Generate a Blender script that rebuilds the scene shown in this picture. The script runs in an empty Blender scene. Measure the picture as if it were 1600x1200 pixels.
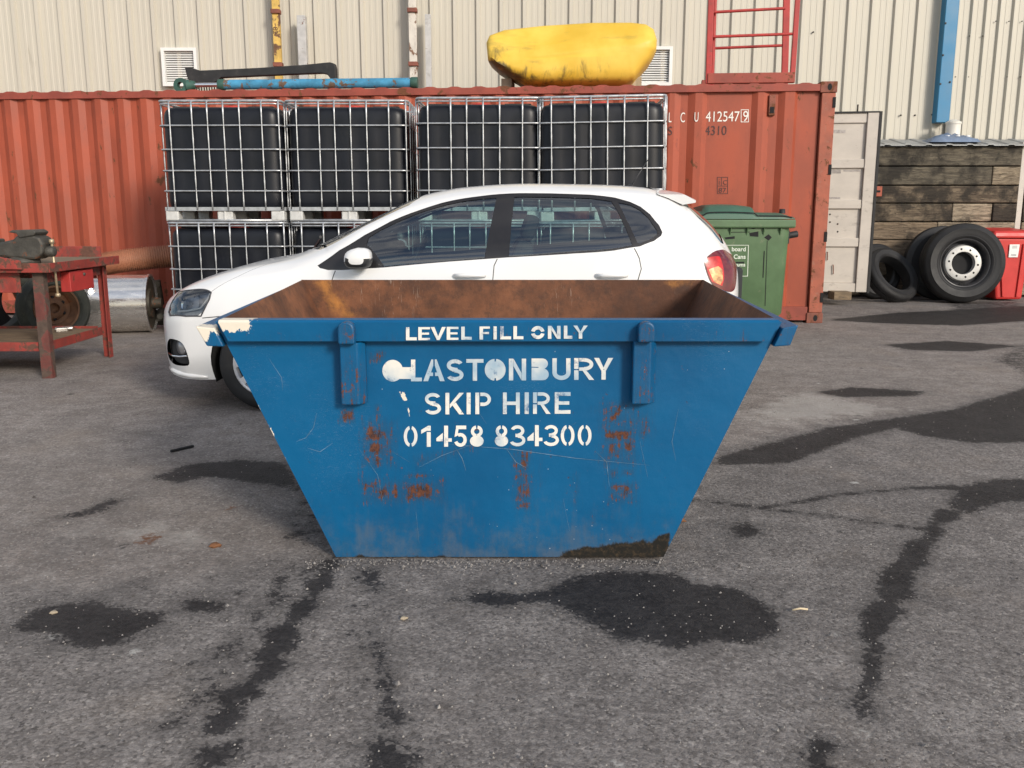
import bpy, bmesh, math, random
import numpy as np
from mathutils import Vector, Matrix, geometry
random.seed(7); rng = np.random.default_rng(7)
R = math.radians
# ------------------------------------------------------------------ camera, sky, sun
sc = bpy.context.scene
COL = sc.collection
F_PX, PITCH, CAM_H = 1408.0, R(10.78), 1.25
cam_d = bpy.data.cameras.new("camera"); cam = bpy.data.objects.new("camera", cam_d); COL.objects.link(cam)
cam.location = (0, 0, CAM_H); cam.rotation_euler = (R(90) - PITCH, 0, 0)
cam_d.sensor_width = 36; cam_d.lens = F_PX / 1600 * 36; cam_d.clip_end = 500; cam_d.clip_start = .05
sc.camera = cam
SUN_EL, SUN_AZ = R(23), R(34)          # the sun stands behind the camera, to its right
sd = Vector((-math.sin(SUN_AZ) * math.cos(SUN_EL), math.cos(SUN_AZ) * math.cos(SUN_EL), -math.sin(SUN_EL)))
sun_d = bpy.data.lights.new("sun", 'SUN'); sun = bpy.data.objects.new("sun", sun_d); COL.objects.link(sun)
sun.rotation_euler = sd.to_track_quat('-Z', 'Y').to_euler(); sun.location = (6, -10, 9)
sun_d.energy = 2.5; sun_d.angle = R(12); sun_d.color = (1, .92, .82)
w = bpy.data.worlds.new("World"); sc.world = w; w.use_nodes = True
nt = w.node_tree; nd = nt.nodes; nd.clear()
sky = nd.new('ShaderNodeTexSky'); sky.sky_type = 'NISHITA'; sky.sun_disc = False
sky.sun_elevation = SUN_EL; sky.sun_rotation = R(180) - SUN_AZ
bg = nd.new('ShaderNodeBackground'); bg.inputs[1].default_value = .135
out = nd.new('ShaderNodeOutputWorld')
tc = nd.new('ShaderNodeTexCoord'); mp = nd.new('ShaderNodeMapping'); mp.inputs['Scale'].default_value = (1.2, 1.2, 4.5)
nz = nd.new('ShaderNodeTexNoise'); nz.inputs['Scale'].default_value = 2.3; nz.inputs['Detail'].default_value = 7; nz.inputs['Roughness'].default_value = .6
rp = nd.new('ShaderNodeValToRGB'); rp.color_ramp.elements[0].position = .42; rp.color_ramp.elements[1].position = .66
mx = nd.new('ShaderNodeMix'); mx.data_type = 'RGBA'; mx.inputs[7].default_value = (7.6, 7.4, 7.2, 1)
L = nt.links.new
L(tc.outputs['Generated'], mp.inputs[0]); L(mp.outputs[0], nz.inputs[0]); L(nz.outputs[0], rp.inputs[0]); L(rp.outputs[0], mx.inputs[0])
L(sky.outputs[0], mx.inputs[6]); L(mx.outputs[2], bg.inputs[0]); L(bg.outputs[0], out.inputs[0])
sc.view_settings.view_transform = 'Standard'; sc.view_settings.look = 'None'
sc.view_settings.exposure = .32; sc.view_settings.gamma = 1
sc.cycles.max_bounces = 8; sc.cycles.transparent_max_bounces = 16

# ------------------------------------------------------------------ helpers
CP, SP = math.cos(PITCH), math.sin(PITCH)
def ray(u, v):
    a = (u - 800) / F_PX; b = -(v - 600) / F_PX
    return Vector((a, CP + b * SP, -SP + b * CP))
CAM = Vector((0, 0, CAM_H))
def at(u, v, Y):
    r = ray(u, v); return CAM + r * (Y / r.y)
def gnd(u, v, z=0):
    r = ray(u, v); return CAM + r * ((z - CAM_H) / r.z)
def onplane(u, v, p, n):
    r = ray(u, v); return CAM + r * ((Vector(p) - CAM).dot(n) / r.dot(n))
def project(P):
    z = P[2] - CAM_H; d = P[1] * CP - z * SP; up = P[1] * SP + z * CP
    return 800 + F_PX * P[0] / d, 600 - F_PX * up / d

LOC = {}
def tag(o, label=None, cat=None, group=None, kind=None):
    if label: o['label'] = label
    if cat: o['category'] = cat
    if group: o['group'] = group
    if kind: o['kind'] = kind
    return o
def thing(name, label, cat, loc=(0, 0, 0), group=None):
    o = bpy.data.objects.new(name, None); COL.objects.link(o); o.location = loc
    o.empty_display_size = .1
    LOC[o] = Vector(loc); tag(o, label, cat, group); return o
def copy_tree(o, parent=None):
    c = o.copy(); COL.objects.link(c)
    if parent:
        mi = o.matrix_parent_inverse.copy(); c.parent = parent; c.matrix_parent_inverse = mi
    for ch in list(o.children): copy_tree(ch, c)
    return c

class MB:
    def __init__(s): s.v = []; s.f = []; s.m = []; s.sm = []
    def add(s, vs, fs, m=0, smooth=False):
        o = len(s.v); s.v += [Vector(p) for p in vs]
        for f in fs: s.f.append([i + o for i in f]); s.m.append(m); s.sm.append(smooth)
        return s
    def box(s, c, d, rot=None, m=0):
        x, y, z = d[0] / 2, d[1] / 2, d[2] / 2
        vs = [Vector((i, j, k)) for i in (-x, x) for j in (-y, y) for k in (-z, z)]
        if rot is not None:
            M_ = rot if isinstance(rot, Matrix) else Matrix.Rotation(rot, 3, 'Z')
            vs = [M_ @ p for p in vs]
        c = Vector(c)
        return s.add([p + c for p in vs], [(0, 1, 3, 2), (4, 6, 7, 5), (0, 4, 5, 1), (2, 3, 7, 6), (0, 2, 6, 4), (1, 5, 7, 3)], m)
    def hexa(s, b, t, m=0):          # bottom quad, top quad
        return s.add(list(b) + list(t), [(3, 2, 1, 0), (4, 5, 6, 7), (0, 1, 5, 4), (1, 2, 6, 5), (2, 3, 7, 6), (3, 0, 4, 7)], m)
    def tube(s, path, r, n=8, m=0, closed=False, smooth=True, caps=True):
        P = [Vector(p) for p in path]; N = len(P); rs = r if isinstance(r, (list, tuple)) else [r] * N
        vs = []; prev = None
        for i, p in enumerate(P):
            a = P[i - 1] if (i > 0 or closed) else P[i]; b = P[(i + 1) % N] if (i < N - 1 or closed) else P[i]
            t = (b - a).normalized()
            if prev is None:
                q = Vector((0, 0, 1)) if abs(t.z) < .9 else Vector((1, 0, 0))
                prev = (q - t * q.dot(t)).normalized()
            else: prev = (prev - t * prev.dot(t)).normalized()
            bi = t.cross(prev)
            for k in range(n):
                an = 2 * math.pi * k / n
                vs.append(p + (prev * math.cos(an) + bi * math.sin(an)) * rs[i])
        fs = []
        for i in range(N if closed else N - 1):
            j = (i + 1) % N
            for k in range(n): fs.append((i * n + k, i * n + (k + 1) % n, j * n + (k + 1) % n, j * n + k))
        s.add(vs, fs, m, smooth)
        if caps and not closed:
            o = len(s.v) - len(vs)
            s.f.append([o + k for k in range(n)][::-1]); s.m.append(m); s.sm.append(False)
            s.f.append([o + (N - 1) * n + k for k in range(n)]); s.m.append(m); s.sm.append(False)
        return s
    def lathe(s, prof, c, axis, n=32, m=0, smooth=True, up=None):   # prof: (r, along axis); closed if first == last
        ax = Vector(axis).normalized()
        q = Vector((0, 0, 1)) if abs(ax.z) < .9 else Vector((1, 0, 0))
        e1 = (q - ax * q.dot(ax)).normalized(); e2 = ax.cross(e1); c = Vector(c)
        vs = []
        for (r, h) in prof:
            for k in range(n):
                an = 2 * math.pi * k / n
                vs.append(c + ax * h + (e1 * math.cos(an) + e2 * math.sin(an)) * r)
        fs = []
        for i in range(len(prof) - 1):
            for k in range(n): fs.append((i * n + k, i * n + (k + 1) % n, (i + 1) * n + (k + 1) % n, (i + 1) * n + k))
        return s.add(vs, fs, m, smooth)
    def prism(s, pts, d, m=0, mside=None, mback=None):           # front polygon of 3-D points, extruded by vector d
        P = [Vector(p) for p in pts]; d = Vector(d); n = len(P)
        nrm = sum(((P[i] - P[0]).cross(P[(i + 1) % n] - P[0]) for i in range(n)), Vector())
        if nrm.dot(d) > 0: P = P[::-1]
        o = len(s.v); s.v += P + [p + d for p in P]
        s.f.append([o + i for i in range(n)]); s.m.append(m); s.sm.append(False)
        s.f.append([o + n + i for i in range(n)][::-1]); s.m.append(m if mback is None else mback); s.sm.append(False)
        for i in range(n):
            j = (i + 1) % n; s.f.append([o + i, o + n + i, o + n + j, o + j]); s.m.append(m if mside is None else mside); s.sm.append(False)
        return s
    def build(s, name, mats, parent=None, bevel=0, sharp=None, seg=2, recalc=False):
        me = bpy.data.meshes.new(name)
        off = Vector()
        if parent is not None: off = LOC[parent]
        me.from_pydata([p - off for p in s.v], [], s.f)
        mats = mats if isinstance(mats, (list, tuple)) else [mats]
        for m_ in mats: me.materials.append(m_)
        me.polygons.foreach_set('material_index', s.m); me.polygons.foreach_set('use_smooth', s.sm)
        if recalc:
            bm = bmesh.new(); bm.from_mesh(me); bmesh.ops.recalc_face_normals(bm, faces=bm.faces); bm.to_mesh(me); bm.free()
        if sharp is not None: me.set_sharp_from_angle(angle=R(sharp))
        me.update()
        o = bpy.data.objects.new(name, me); COL.objects.link(o)
        if parent is not None: o.parent = parent; LOC[o] = off
        if bevel:
            b = o.modifiers.new('bevel', 'BEVEL'); b.width = bevel; b.segments = seg; b.limit_method = 'ANGLE'; b.angle_limit = R(35)
        return o

# ------------------------------------------------------------------ materials
class NT:
    def __init__(s, name):
        s.mat = bpy.data.materials.new(name); s.mat.use_nodes = True
        s.t = s.mat.node_tree; s.n = s.t.nodes; s.n.clear()
        s.out = s.n.new('ShaderNodeOutputMaterial')
    def link(s, a, b): s.t.links.new(a, b)
    def coord(s, scale=(1, 1, 1), kind='Object'):
        t = s.n.new('ShaderNodeTexCoord'); m = s.n.new('ShaderNodeMapping'); m.inputs['Scale'].default_value = scale
        s.link(t.outputs[kind], m.inputs[0]); return m.outputs[0]
    def noise(s, co, scale, detail=4, rough=.55, dist=0):
        n = s.n.new('ShaderNodeTexNoise'); n.inputs['Scale'].default_value = scale; n.inputs['Detail'].default_value = detail
        n.inputs['Roughness'].default_value = rough; n.inputs['Distortion'].default_value = dist; s.link(co, n.inputs['Vector']); return n.outputs[0]
    def voronoi(s, co, scale, feat='F1', out='Distance'):
        n = s.n.new('ShaderNodeTexVoronoi'); n.feature = feat; n.inputs['Scale'].default_value = scale; s.link(co, n.inputs['Vector']); return n.outputs[out]
    def ramp(s, x, a, b, lo=0, hi=1):
        n = s.n.new('ShaderNodeMapRange'); n.interpolation_type = 'SMOOTHSTEP'
        for k, val in zip((1, 2, 3, 4), (a, b, lo, hi)): n.inputs[k].default_value = val
        s.link(x, n.inputs[0]); return n.outputs[0]
    def math(s, op, a, b=0, clamp=False):
        n = s.n.new('ShaderNodeMath'); n.operation = op; n.use_clamp = clamp
        for i, q in enumerate((a, b)):
            if isinstance(q, (int, float)): n.inputs[i].default_value = q
            else: s.link(q, n.inputs[i])
        return n.outputs[0]
    def mix(s, fac, a, b, mode='MIX'):
        n = s.n.new('ShaderNodeMix'); n.data_type = 'RGBA'; n.blend_type = mode
        for i, q in ((0, fac), (6, a), (7, b)):
            if isinstance(q, (int, float)): n.inputs[i].default_value = q
            elif isinstance(q, (tuple, list)): n.inputs[i].default_value = (*q[:3], 1)
            else: s.link(q, n.inputs[i])
        return n.outputs[2]
    def attr(s, name):
        n = s.n.new('ShaderNodeAttribute'); n.attribute_name = name; return n.outputs['Fac']
    def bump(s, h, strength, dist=.01):
        n = s.n.new('ShaderNodeBump'); n.inputs['Strength'].default_value = strength; n.inputs['Distance'].default_value = dist
        s.link(h, n.inputs['Height']); return n.outputs[0]
    def bsdf(s, col, rough, metal=0, normal=None, coat=0, spec=.5, trans=0):
        n = s.n.new('ShaderNodeBsdfPrincipled')
        for k, q in (('Base Color', col), ('Roughness', rough), ('Metallic', metal), ('Coat Weight', coat), ('Specular IOR Level', spec), ('Transmission Weight', trans)):
            if isinstance(q, (int, float)): n.inputs[k].default_value = q
            elif isinstance(q, (tuple, list)): n.inputs[k].default_value = (*q[:3], 1)
            else: s.link(q, n.inputs[k])
        n.inputs['Coat Roughness'].default_value = .04
        if normal is not None: s.link(normal, n.inputs['Normal'])
        s.link(n.outputs[0], s.out.inputs[0]); return n
def lin(r, g, b):
    return tuple((c / 255 / 12.92 if c / 255 <= .04045 else ((c / 255 + .055) / 1.055) ** 2.4) for c in (r, g, b))
RUST = (.13, .045, .018)
def M(name, col, rough=.6, metal=0, var=.18, vs=4, stretch=(1, 1, 1), rust=0, rs=6, rustcol=RUST, dirt=0, dirtcol=(.05, .045, .04), ds=9, bump=.0, bs=60, coat=0, spec=.5):
    k = NT(name); co = k.coord(stretch)
    n1 = k.noise(co, vs, 6, .62)
    f1 = k.ramp(n1, .3, .7)
    c = k.mix(f1, tuple(x * (1 - var) for x in col), tuple(min(1, x * (1 + var)) for x in col))
    rg = k.ramp(n1, .2, .8, rough - .08, min(1, rough + .1))
    mt = metal
    if dirt:
        n3 = k.noise(co, ds, 8, .7, .4); f3 = k.ramp(n3, .62 - .3 * dirt, .82 - .25 * dirt, 0, .8)
        c = k.mix(f3, c, dirtcol)
        if metal: mt = k.math('MULTIPLY', k.math('SUBTRACT', 1, f3), metal)
    if rust:
        n2 = k.noise(co, rs, 9, .68, .3); f2 = k.ramp(n2, .70 - .25 * rust, .74 - .25 * rust)
        c2 = k.mix(k.noise(co, rs * 6, 4), tuple(x * .5 for x in rustcol), tuple(x * 1.7 for x in rustcol))
        c = k.mix(f2, c, c2); rg = k.math('MAXIMUM', rg, k.math('MULTIPLY', f2, .85))
        if metal: mt = k.math('MULTIPLY', k.math('SUBTRACT', 1, f2), metal)
    nb = None
    if bump: nb = k.bump(k.noise(co, bs, 5, .6), bump)
    k.bsdf(c, rg, mt, nb, coat, spec)
    return k.mat

m_white = M('white_cladding', (.505, .478, .405), .5, var=.03, vs=1.2, stretch=(2, 1, .25), dirt=.04, dirtcol=(.34, .31, .25), ds=3)
m_blueflash = M('blue_flashing', (.018, .17, .33), .45, var=.06)
m_cont = M('red_container_paint', (.325, .064, .029), .55, var=.14, vs=2.2, stretch=(1.5, 1, .7), rust=.30, rs=5, dirt=.12, dirtcol=(.15, .035, .025), bump=.08, bs=30)
m_contrail = M('red_container_rail', (.27, .055, .035), .6, var=.2, vs=4, rust=.5, rs=7, bump=.15, bs=40)
m_castings = M('container_casting', (.22, .075, .05), .75, var=.25, vs=8, rust=.75, rs=9, bump=.3, bs=60)
m_postred = M('scuffed_red_post', (.34, .095, .055), .65, var=.2, vs=5, rust=.55, rs=8, dirt=.3, dirtcol=(.30, .17, .12), ds=14, bump=.2, bs=40)
m_beige = M('beige_door_paint', (.53, .485, .43), .55, var=.06, vs=3, stretch=(1, 1, 2), rust=.16, rs=9, dirt=.18, dirtcol=(.22, .19, .16), ds=5)
m_black = M('black_rubber', (.018, .018, .019), .65, var=.3, vs=9, dirt=.2, dirtcol=(.07, .065, .06), bump=.15, bs=80)
m_tyre = M('tyre_rubber', (.011, .011, .012), .62, var=.3, vs=6, dirt=.18, dirtcol=(.035, .033, .031), ds=6, bump=.1, bs=90)
m_tyre_dirty = M('dirty_tyre_rubber', (.035, .038, .03), .8, var=.3, vs=6, dirt=.5, dirtcol=(.09, .09, .07), ds=5, bump=.2, bs=60)
m_plastic = M('black_plastic', (.02, .02, .022), .42, var=.2, vs=7)
m_dark = M('dark_void', (.012, .012, .013), .9, var=.2)
m_galv = M('galvanised_steel', (.52, .53, .54), .38, .75, var=.16, vs=14, dirt=.08, ds=20)
m_pallet = M('grey_pallet_plastic', (.55, .55, .53), .55, var=.12, vs=9, dirt=.3, dirtcol=(.16, .14, .12), ds=12)
m_tank = M('black_tank_plastic', (.007, .0085, .013), .40, var=.25, vs=3, dirt=.10, dirtcol=(.025, .025, .027), ds=5, spec=.32)
m_redcap = M('red_cap_plastic', (.42, .03, .02), .45)
m_yellow = M('yellow_hull_plastic', lin(238, 200, 60), .42, var=.08, vs=2)
m_redpaint = M('red_paint', (.40, .035, .03), .5, var=.16, vs=6, rust=.22, rs=9, dirt=.2, dirtcol=(.12, .05, .04), bump=.1)
m_benchred = M('worn_red_paint', (.27, .038, .027), .65, var=.25, vs=7, rust=.72, rs=7, rustcol=(.10, .045, .03), dirt=.45, dirtcol=(.06, .05, .04), bump=.2)
m_benchleg = M('scuffed_leg_paint', (.15, .042, .033), .7, var=.35, vs=6, rust=1.0, rs=6, rustcol=(.075, .05, .038), dirt=.3, dirtcol=(.09, .07, .055), bump=.2)
m_benchtop = M('oily_timber', (.20, .145, .09), .8, var=.35, vs=5, stretch=(1, 6, 3), dirt=.45, dirtcol=(.05, .04, .03), bump=.3, bs=25)
m_vise = M('oily_iron', (.075, .07, .06), .6, .4, var=.3, vs=9, rust=.4, rs=12, dirt=.3, bump=.3)
m_brass = M('bare_screw_steel', (.48, .38, .25), .45, .6, var=.15)
m_steel = M('bright_steel', (.74, .72, .69), .24, .9, var=.12, vs=3, stretch=(1, 6, 6), dirt=.12, dirtcol=(.18, .15, .12), ds=4)
m_drumend = M('grimy_drum_end', (.05, .042, .03), .6, .3, var=.3, vs=9, rust=.5, rs=9)
m_hose = M('orange_hose_plastic', (.34, .145, .08), .5, var=.12, vs=5, dirt=.2, dirtcol=(.16, .1, .07))
m_ram = M('blue_ram_paint', (.05, .24, .40), .55, var=.25, vs=8, rust=.62, rs=7, rustcol=(.12, .08, .055), bump=.2)
m_green_d = M('dark_green_paint', (.03, .09, .07), .55, var=.25, rust=.4)
m_chrome = M('chrome_rod', (.75, .76, .78), .12, 1, var=.05)
m_bin = M('green_bin_plastic', (.085, .152, .072), .5, var=.12, vs=4, dirt=.12, dirtcol=(.2, .2, .13), ds=9, bump=.05)
m_binlid = M('green_lid_plastic', (.05, .125, .085), .48, var=.12, vs=4, dirt=.12, dirtcol=(.18, .2, .15), ds=8)
m_redbin = M('red_bin_plastic', (.52, .028, .024), .45, var=.08, vs=4)
m_labelw = M('white_sticker', (.78, .78, .76), .5, var=.04)
m_txtwhite = M('white_marking_paint', (.78, .74, .68), .55, var=.06)
m_txtdark = M('dark_marking_paint', (.07, .025, .022), .6, var=.1)
m_txtpale = M('pale_print', (.62, .68, .58), .5, var=.05)
m_postyel = M('yellow_post_paint', (.60, .40, .10), .6, var=.2, vs=4, rust=.72, rs=5, rustcol=(.13, .07, .04), dirt=.2)
m_postwhite = M('flaking_white_post', (.58, .55, .49), .7, var=.1, vs=8, rust=.66, rs=5, stretch=(1, 1, .6), rustcol=(.16, .09, .055), dirt=.35, dirtcol=(.30, .27, .24))
m_postgrey = M('grey_galvanised_post', (.47, .47, .46), .6, .2, var=.15, vs=6, rust=.42, rs=6, dirt=.35, dirtcol=(.3, .29, .27))
m_louvre = M('white_louvre_paint', (.72, .72, .70), .45, var=.04)
m_sheet = M('grey_roof_sheet', (.30, .31, .31), .5, .3, var=.2, vs=3, dirt=.3, dirtcol=(.2, .2, .19))
m_tarp = M('blue_tarp', (.15, .20, .29), .5, var=.2)
m_ducts = M('white_duct_plastic', (.68, .66, .60), .4, var=.08, dirt=.15, dirtcol=(.35, .3, .24))
m_timberpost = M('weathered_pale_timber', (.42, .36, .26), .8, var=.2, stretch=(4, 4, .5), dirt=.25, dirtcol=(.2, .17, .12))
m_clear = None
def mat_sleeper(name, a, b, dark):
    k = NT(name); co = k.coord((.9, 5, 9)); g = k.noise(co, 3.0, 9, .7, 1.6)
    co2 = k.coord((1, 1, 1)); big = k.noise(co2, 2.3, 5, .65)
    c = k.mix(k.ramp(g, .36, .62), a, b)
    c = k.mix(k.ramp(k.math('ADD', big, k.math('MULTIPLY', g, .35)), .74 - dark, .90 - dark, 0, .85), c, (.012, .010, .008))
    cr = k.noise(k.coord((.6, 4, 14)), 5, 6, .7, 2.2)
    c = k.mix(k.ramp(cr, .58, .65), c, (.008, .007, .006))
    h = k.math('SUBTRACT', g, k.ramp(cr, .58, .70))
    k.bsdf(c, .88, 0, k.bump(h, .8, .02)); return k.mat
m_sl = [mat_sleeper('tarred_sleeper_timber', (.05, .043, .032), (.155, .132, .095), .13),
        mat_sleeper('weathered_sleeper_timber', (.105, .08, .055), (.32, .26, .18), .03),
        mat_sleeper('black_split_sleeper_timber', (.05, .036, .025), (.22, .17, .115), .16),
        mat_sleeper('pale_split_sleeper_timber', (.11, .088, .062), (.38, .31, .225), .0),
        mat_sleeper('brown_sleeper_timber', (.085, .06, .04), (.24, .18, .12), .03)]

def mat_skip(name, inner=False):
    k = NT(name); co = k.coord()
    if inner:
        n1 = k.noise(co, 2.2, 8, .66); n2 = k.noise(co, 14, 8, .7)
        c = k.mix(k.ramp(n1, .35, .66), (.095, .038, .019), (.24, .095, .043))
        c = k.mix(k.ramp(n2, .42, .68, 0, .7), c, (.055, .028, .019))
        sun_streak = k.attr('orange'); f = k.ramp(k.math('ADD', sun_streak, k.math('MULTIPLY', k.math('SUBTRACT', k.noise(co, 16, 7, .75), .5), 1.5)), .35, 1.1, 0, .8)
        c = k.mix(f, c, (.50, .21, .045))  # streak of sunlight put into the rust colour
        sc1 = k.noise(k.coord((9, 9, 1.0)), 9, 4, .65, 1.5)
        f = k.math('MULTIPLY', k.ramp(sc1, .60, .68, 0, .6), k.ramp(k.noise(co, 2.6, 3), .48, .62))
        c = k.mix(f, c, (.36, .27, .21))
        k.bsdf(c, .7, .15, k.bump(k.noise(co, 30, 7, .65), .25)); return k.mat
    
    n1 = k.noise(co, 2.0, 6, .6)
    c = k.mix(k.ramp(n1, .3, .7), (.0003, .074, .188), (.0009, .098, .236))
    # dusty film low on the plate, faded vertical wipes
    vs_ = k.noise(k.coord((9, 9, 1.1)), 5, 7, .66)
    dust = k.attr('dust')
    gn = k.noise(co, 7, 7, .7)
    f = k.ramp(k.math('ADD', dust, k.math('ADD', k.math('MULTIPLY', k.math('SUBTRACT', vs_, .5), .9), k.math('MULTIPLY', k.math('SUBTRACT', gn, .5), 1.6))), .35, 1.25, 0, .36)
    c = k.mix(f, c, k.mix(k.ramp(gn, .4, .6), (.05, .062, .05), (.15, .125, .075)))
    fine = k.noise(co, 46, 8, .72)
    rust = k.attr('rust')
    st = k.noise(k.coord((20, 20, 2.4)), 6, 6, .7)
    rv = k.math('ADD', rust, k.math('ADD', k.math('MULTIPLY', k.math('SUBTRACT', st, .5), 1.7), k.math('MULTIPLY', k.math('SUBTRACT', fine, .5), 2.0)))
    halo = k.ramp(k.math('ADD', rust, k.math('MULTIPLY', k.math('SUBTRACT', st, .5), .9)), .12, .75, 0, .45)
    c = k.mix(halo, c, (.035, .035, .035))
    fr = k.ramp(rv, .50, .74, 0, .95)
    # scattered pinpricks of rust everywhere
    pin = k.ramp(k.noise(co, 30, 6, .75), .66, .70)
    fr = k.math('MAXIMUM', fr, k.math('MULTIPLY', pin, .65))
    rc = k.mix(k.ramp(fine, .35, .65), (.026, .013, .010), (.14, .048, .021))
    c = k.mix(fr, c, rc)
    wt = k.attr('white'); fw = k.ramp(k.math('ADD', wt, k.math('MULTIPLY', k.math('SUBTRACT', k.noise(k.coord((1, 1, .55)), 20, 7, .72), .5), 1.7)), .5, .56)
    c = k.mix(fw, c, (.72, .66, .55))
    scr = k.noise(k.coord((1.4, 1, 5)), 10, 2, .5, 3.5)
    fs = k.math('MULTIPLY', k.ramp(k.math('ABSOLUTE', k.math('SUBTRACT', scr, .5)), .006, .0, 0, .35), k.ramp(k.noise(co, 2.4, 3), .56, .70))
    c = k.mix(fs, c, (.30, .36, .42))
    chips = k.ramp(k.voronoi(co, 30), .055, .035); chips = k.math('MULTIPLY', chips, k.ramp(k.noise(co, 3.3, 3), .52, .6))
    c = k.mix(k.math('MULTIPLY', chips, .8), c, (.5, .52, .52))
    mud = k.attr('mud'); fm = k.ramp(k.math('ADD', mud, k.math('MULTIPLY', k.math('SUBTRACT', k.noise(k.coord((1, 1, .6)), 13, 7, .66), .5), 1.1)), .46, .62)
    c = k.mix(fm, c, k.mix(k.ramp(fine, .45, .70), (.012, .011, .009), (.055, .038, .022)))
    rough = k.math('ADD', .42, k.math('MULTIPLY', k.math('MAXIMUM', fr, fm), .45))
    h = k.math('ADD', k.math('MULTIPLY', k.noise(co, 5, 3), 1.0), k.math('ADD', k.math('MULTIPLY', fine, .12), k.math('MULTIPLY', fr, -.10)))
    k.bsdf(c, rough, 0, k.bump(h, .35, .015), 0, .28); return k.mat
m_skip = mat_skip('blue_skip_paint'); m_skipin = mat_skip('rusty_skip_inside', True)
def mat_letter():
    k = NT('stencilled_white_paint'); co = k.coord()
    n = k.noise(co, 16, 8, .7); f = k.ramp(n, .54, .70, 0, .85); n2 = k.noise(co, 5, 4)
    c = k.mix(k.ramp(n2, .40, .66), (.74, .72, .66), (.30, .42, .52))
    c = k.mix(f, c, (.012, .10, .24)); sp = k.ramp(k.noise(co, 55, 6, .7), .66, .70); c = k.mix(k.math('MULTIPLY', sp, .85), c, (.05, .06, .08))
    k.bsdf(c, .5); return k.mat
m_letter = mat_letter()

def mat_hull():
    k = NT('dirty_yellow_hull'); co = k.coord()
    c = k.mix(k.ramp(k.noise(co, 2, 5), .3, .7), lin(214, 174, 52), lin(232, 196, 82))
    st = k.noise(k.coord((3.6, 2, .9)), 3.2, 9, .68, .5); at_ = k.attr('grime')
    f = k.ramp(k.math('ADD', at_, k.math('MULTIPLY', k.math('SUBTRACT', st, .5), 1.7)), .40, .95, 0, .9)
    c = k.mix(f, c, (.055, .048, .025))
    sm = k.noise(k.coord((.8, 1, 3.2)), 1.8, 8, .62, .4); c = k.mix(k.ramp(sm, .54, .74, 0, .45), c, (.20, .16, .05))
    k.bsdf(c, .5, 0, k.bump(k.noise(co, 5, 3), .15)); return k.mat
m_hull = mat_hull()

def mat_carpaint():
    k = NT('white_car_paint'); co = k.coord()
    c = k.mix(k.ramp(k.noise(co, 1.5, 4), .3, .7), (.72, .72, .715), (.76, .76, .755))
    g = k.n.new('ShaderNodeNewGeometry')
    c2 = k.mix(g.outputs['Backfacing'], c, (.025, .025, .027))
    b = k.bsdf(c2, .35, 0, None, .7); return k.mat
m_car = mat_carpaint()
def mat_glass(name, tint, gl=1.0, add=.03):
    k = NT(name)
    fr = k.n.new('ShaderNodeFresnel'); fr.inputs[0].default_value = 1.5
    fac = k.math('ADD', k.math('MULTIPLY', fr.outputs[0], gl), add, True)
    tr = k.n.new('ShaderNodeBsdfTransparent'); tr.inputs[0].default_value = (*tint, 1)
    gg = k.n.new('ShaderNodeBsdfGlossy'); gg.inputs[0].default_value = (.95, .97, 1, 1); gg.inputs['Roughness'].default_value = .02
    nb = k.bump(k.noise(k.coord(), 1.6, 2), .06, .05); k.link(nb, gg.inputs['Normal'])
    mxs = k.n.new('ShaderNodeMixShader'); k.link(fac, mxs.inputs[0]); k.link(tr.outputs[0], mxs.inputs[1]); k.link(gg.outputs[0], mxs.inputs[2])
    k.link(mxs.outputs[0], k.out.inputs[0]); return k.mat
m_glass = mat_glass('tinted_car_glass', (.60, .76, .73), 1.7, .06)
m_glassdark = mat_glass('dark_rear_glass', (.22, .25, .25), 1.8, .06)
m_lens = mat_glass('clear_lamp_lens', (.9, .92, .93), 1.3, .04)
m_wrap = mat_glass('clear_plastic_wrap', (.75, .75, .73), 1.5, .22)
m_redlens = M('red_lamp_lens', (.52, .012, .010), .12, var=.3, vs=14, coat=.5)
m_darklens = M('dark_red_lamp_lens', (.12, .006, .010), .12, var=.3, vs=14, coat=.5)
m_amber = M('sunlit_lamp_amber', (.80, .36, .14), .2, var=.6, vs=26, stretch=(1, 1, 1), coat=.4)  # sunlight on the tail lamp painted as bright amber; number plate shares it
m_lampin = M('lamp_housing_chrome', (.26, .26, .27), .3, .6, var=.3, vs=9)
m_lampblk = M('lamp_housing_black', (.05, .05, .055), .35, var=.2)
m_trim = M('gloss_black_trim', (.018, .017, .018), .22, var=.1)
m_gap = M('panel_gap_shadow', (.03, .03, .032), .8)
m_alloy = M('silver_alloy', (.66, .66, .67), .35, .35, var=.08)
m_cabin = M('grey_cabin_fabric', (.028, .03, .032), .85, var=.2, vs=12)
m_rimsilver = M('silver_wheel_paint', (.50, .495, .475), .45, .2, var=.1, vs=9, dirt=.25, dirtcol=(.28, .24, .2))
m_rustrim = M('rusty_wheel_rim', (.17, .085, .045), .75, .2, var=.35, vs=9, rust=.6, rs=8, rustcol=(.16, .06, .025), bump=.25)
m_leaf = M('dry_brown_leaf', (.20, .085, .035), .8)

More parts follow.
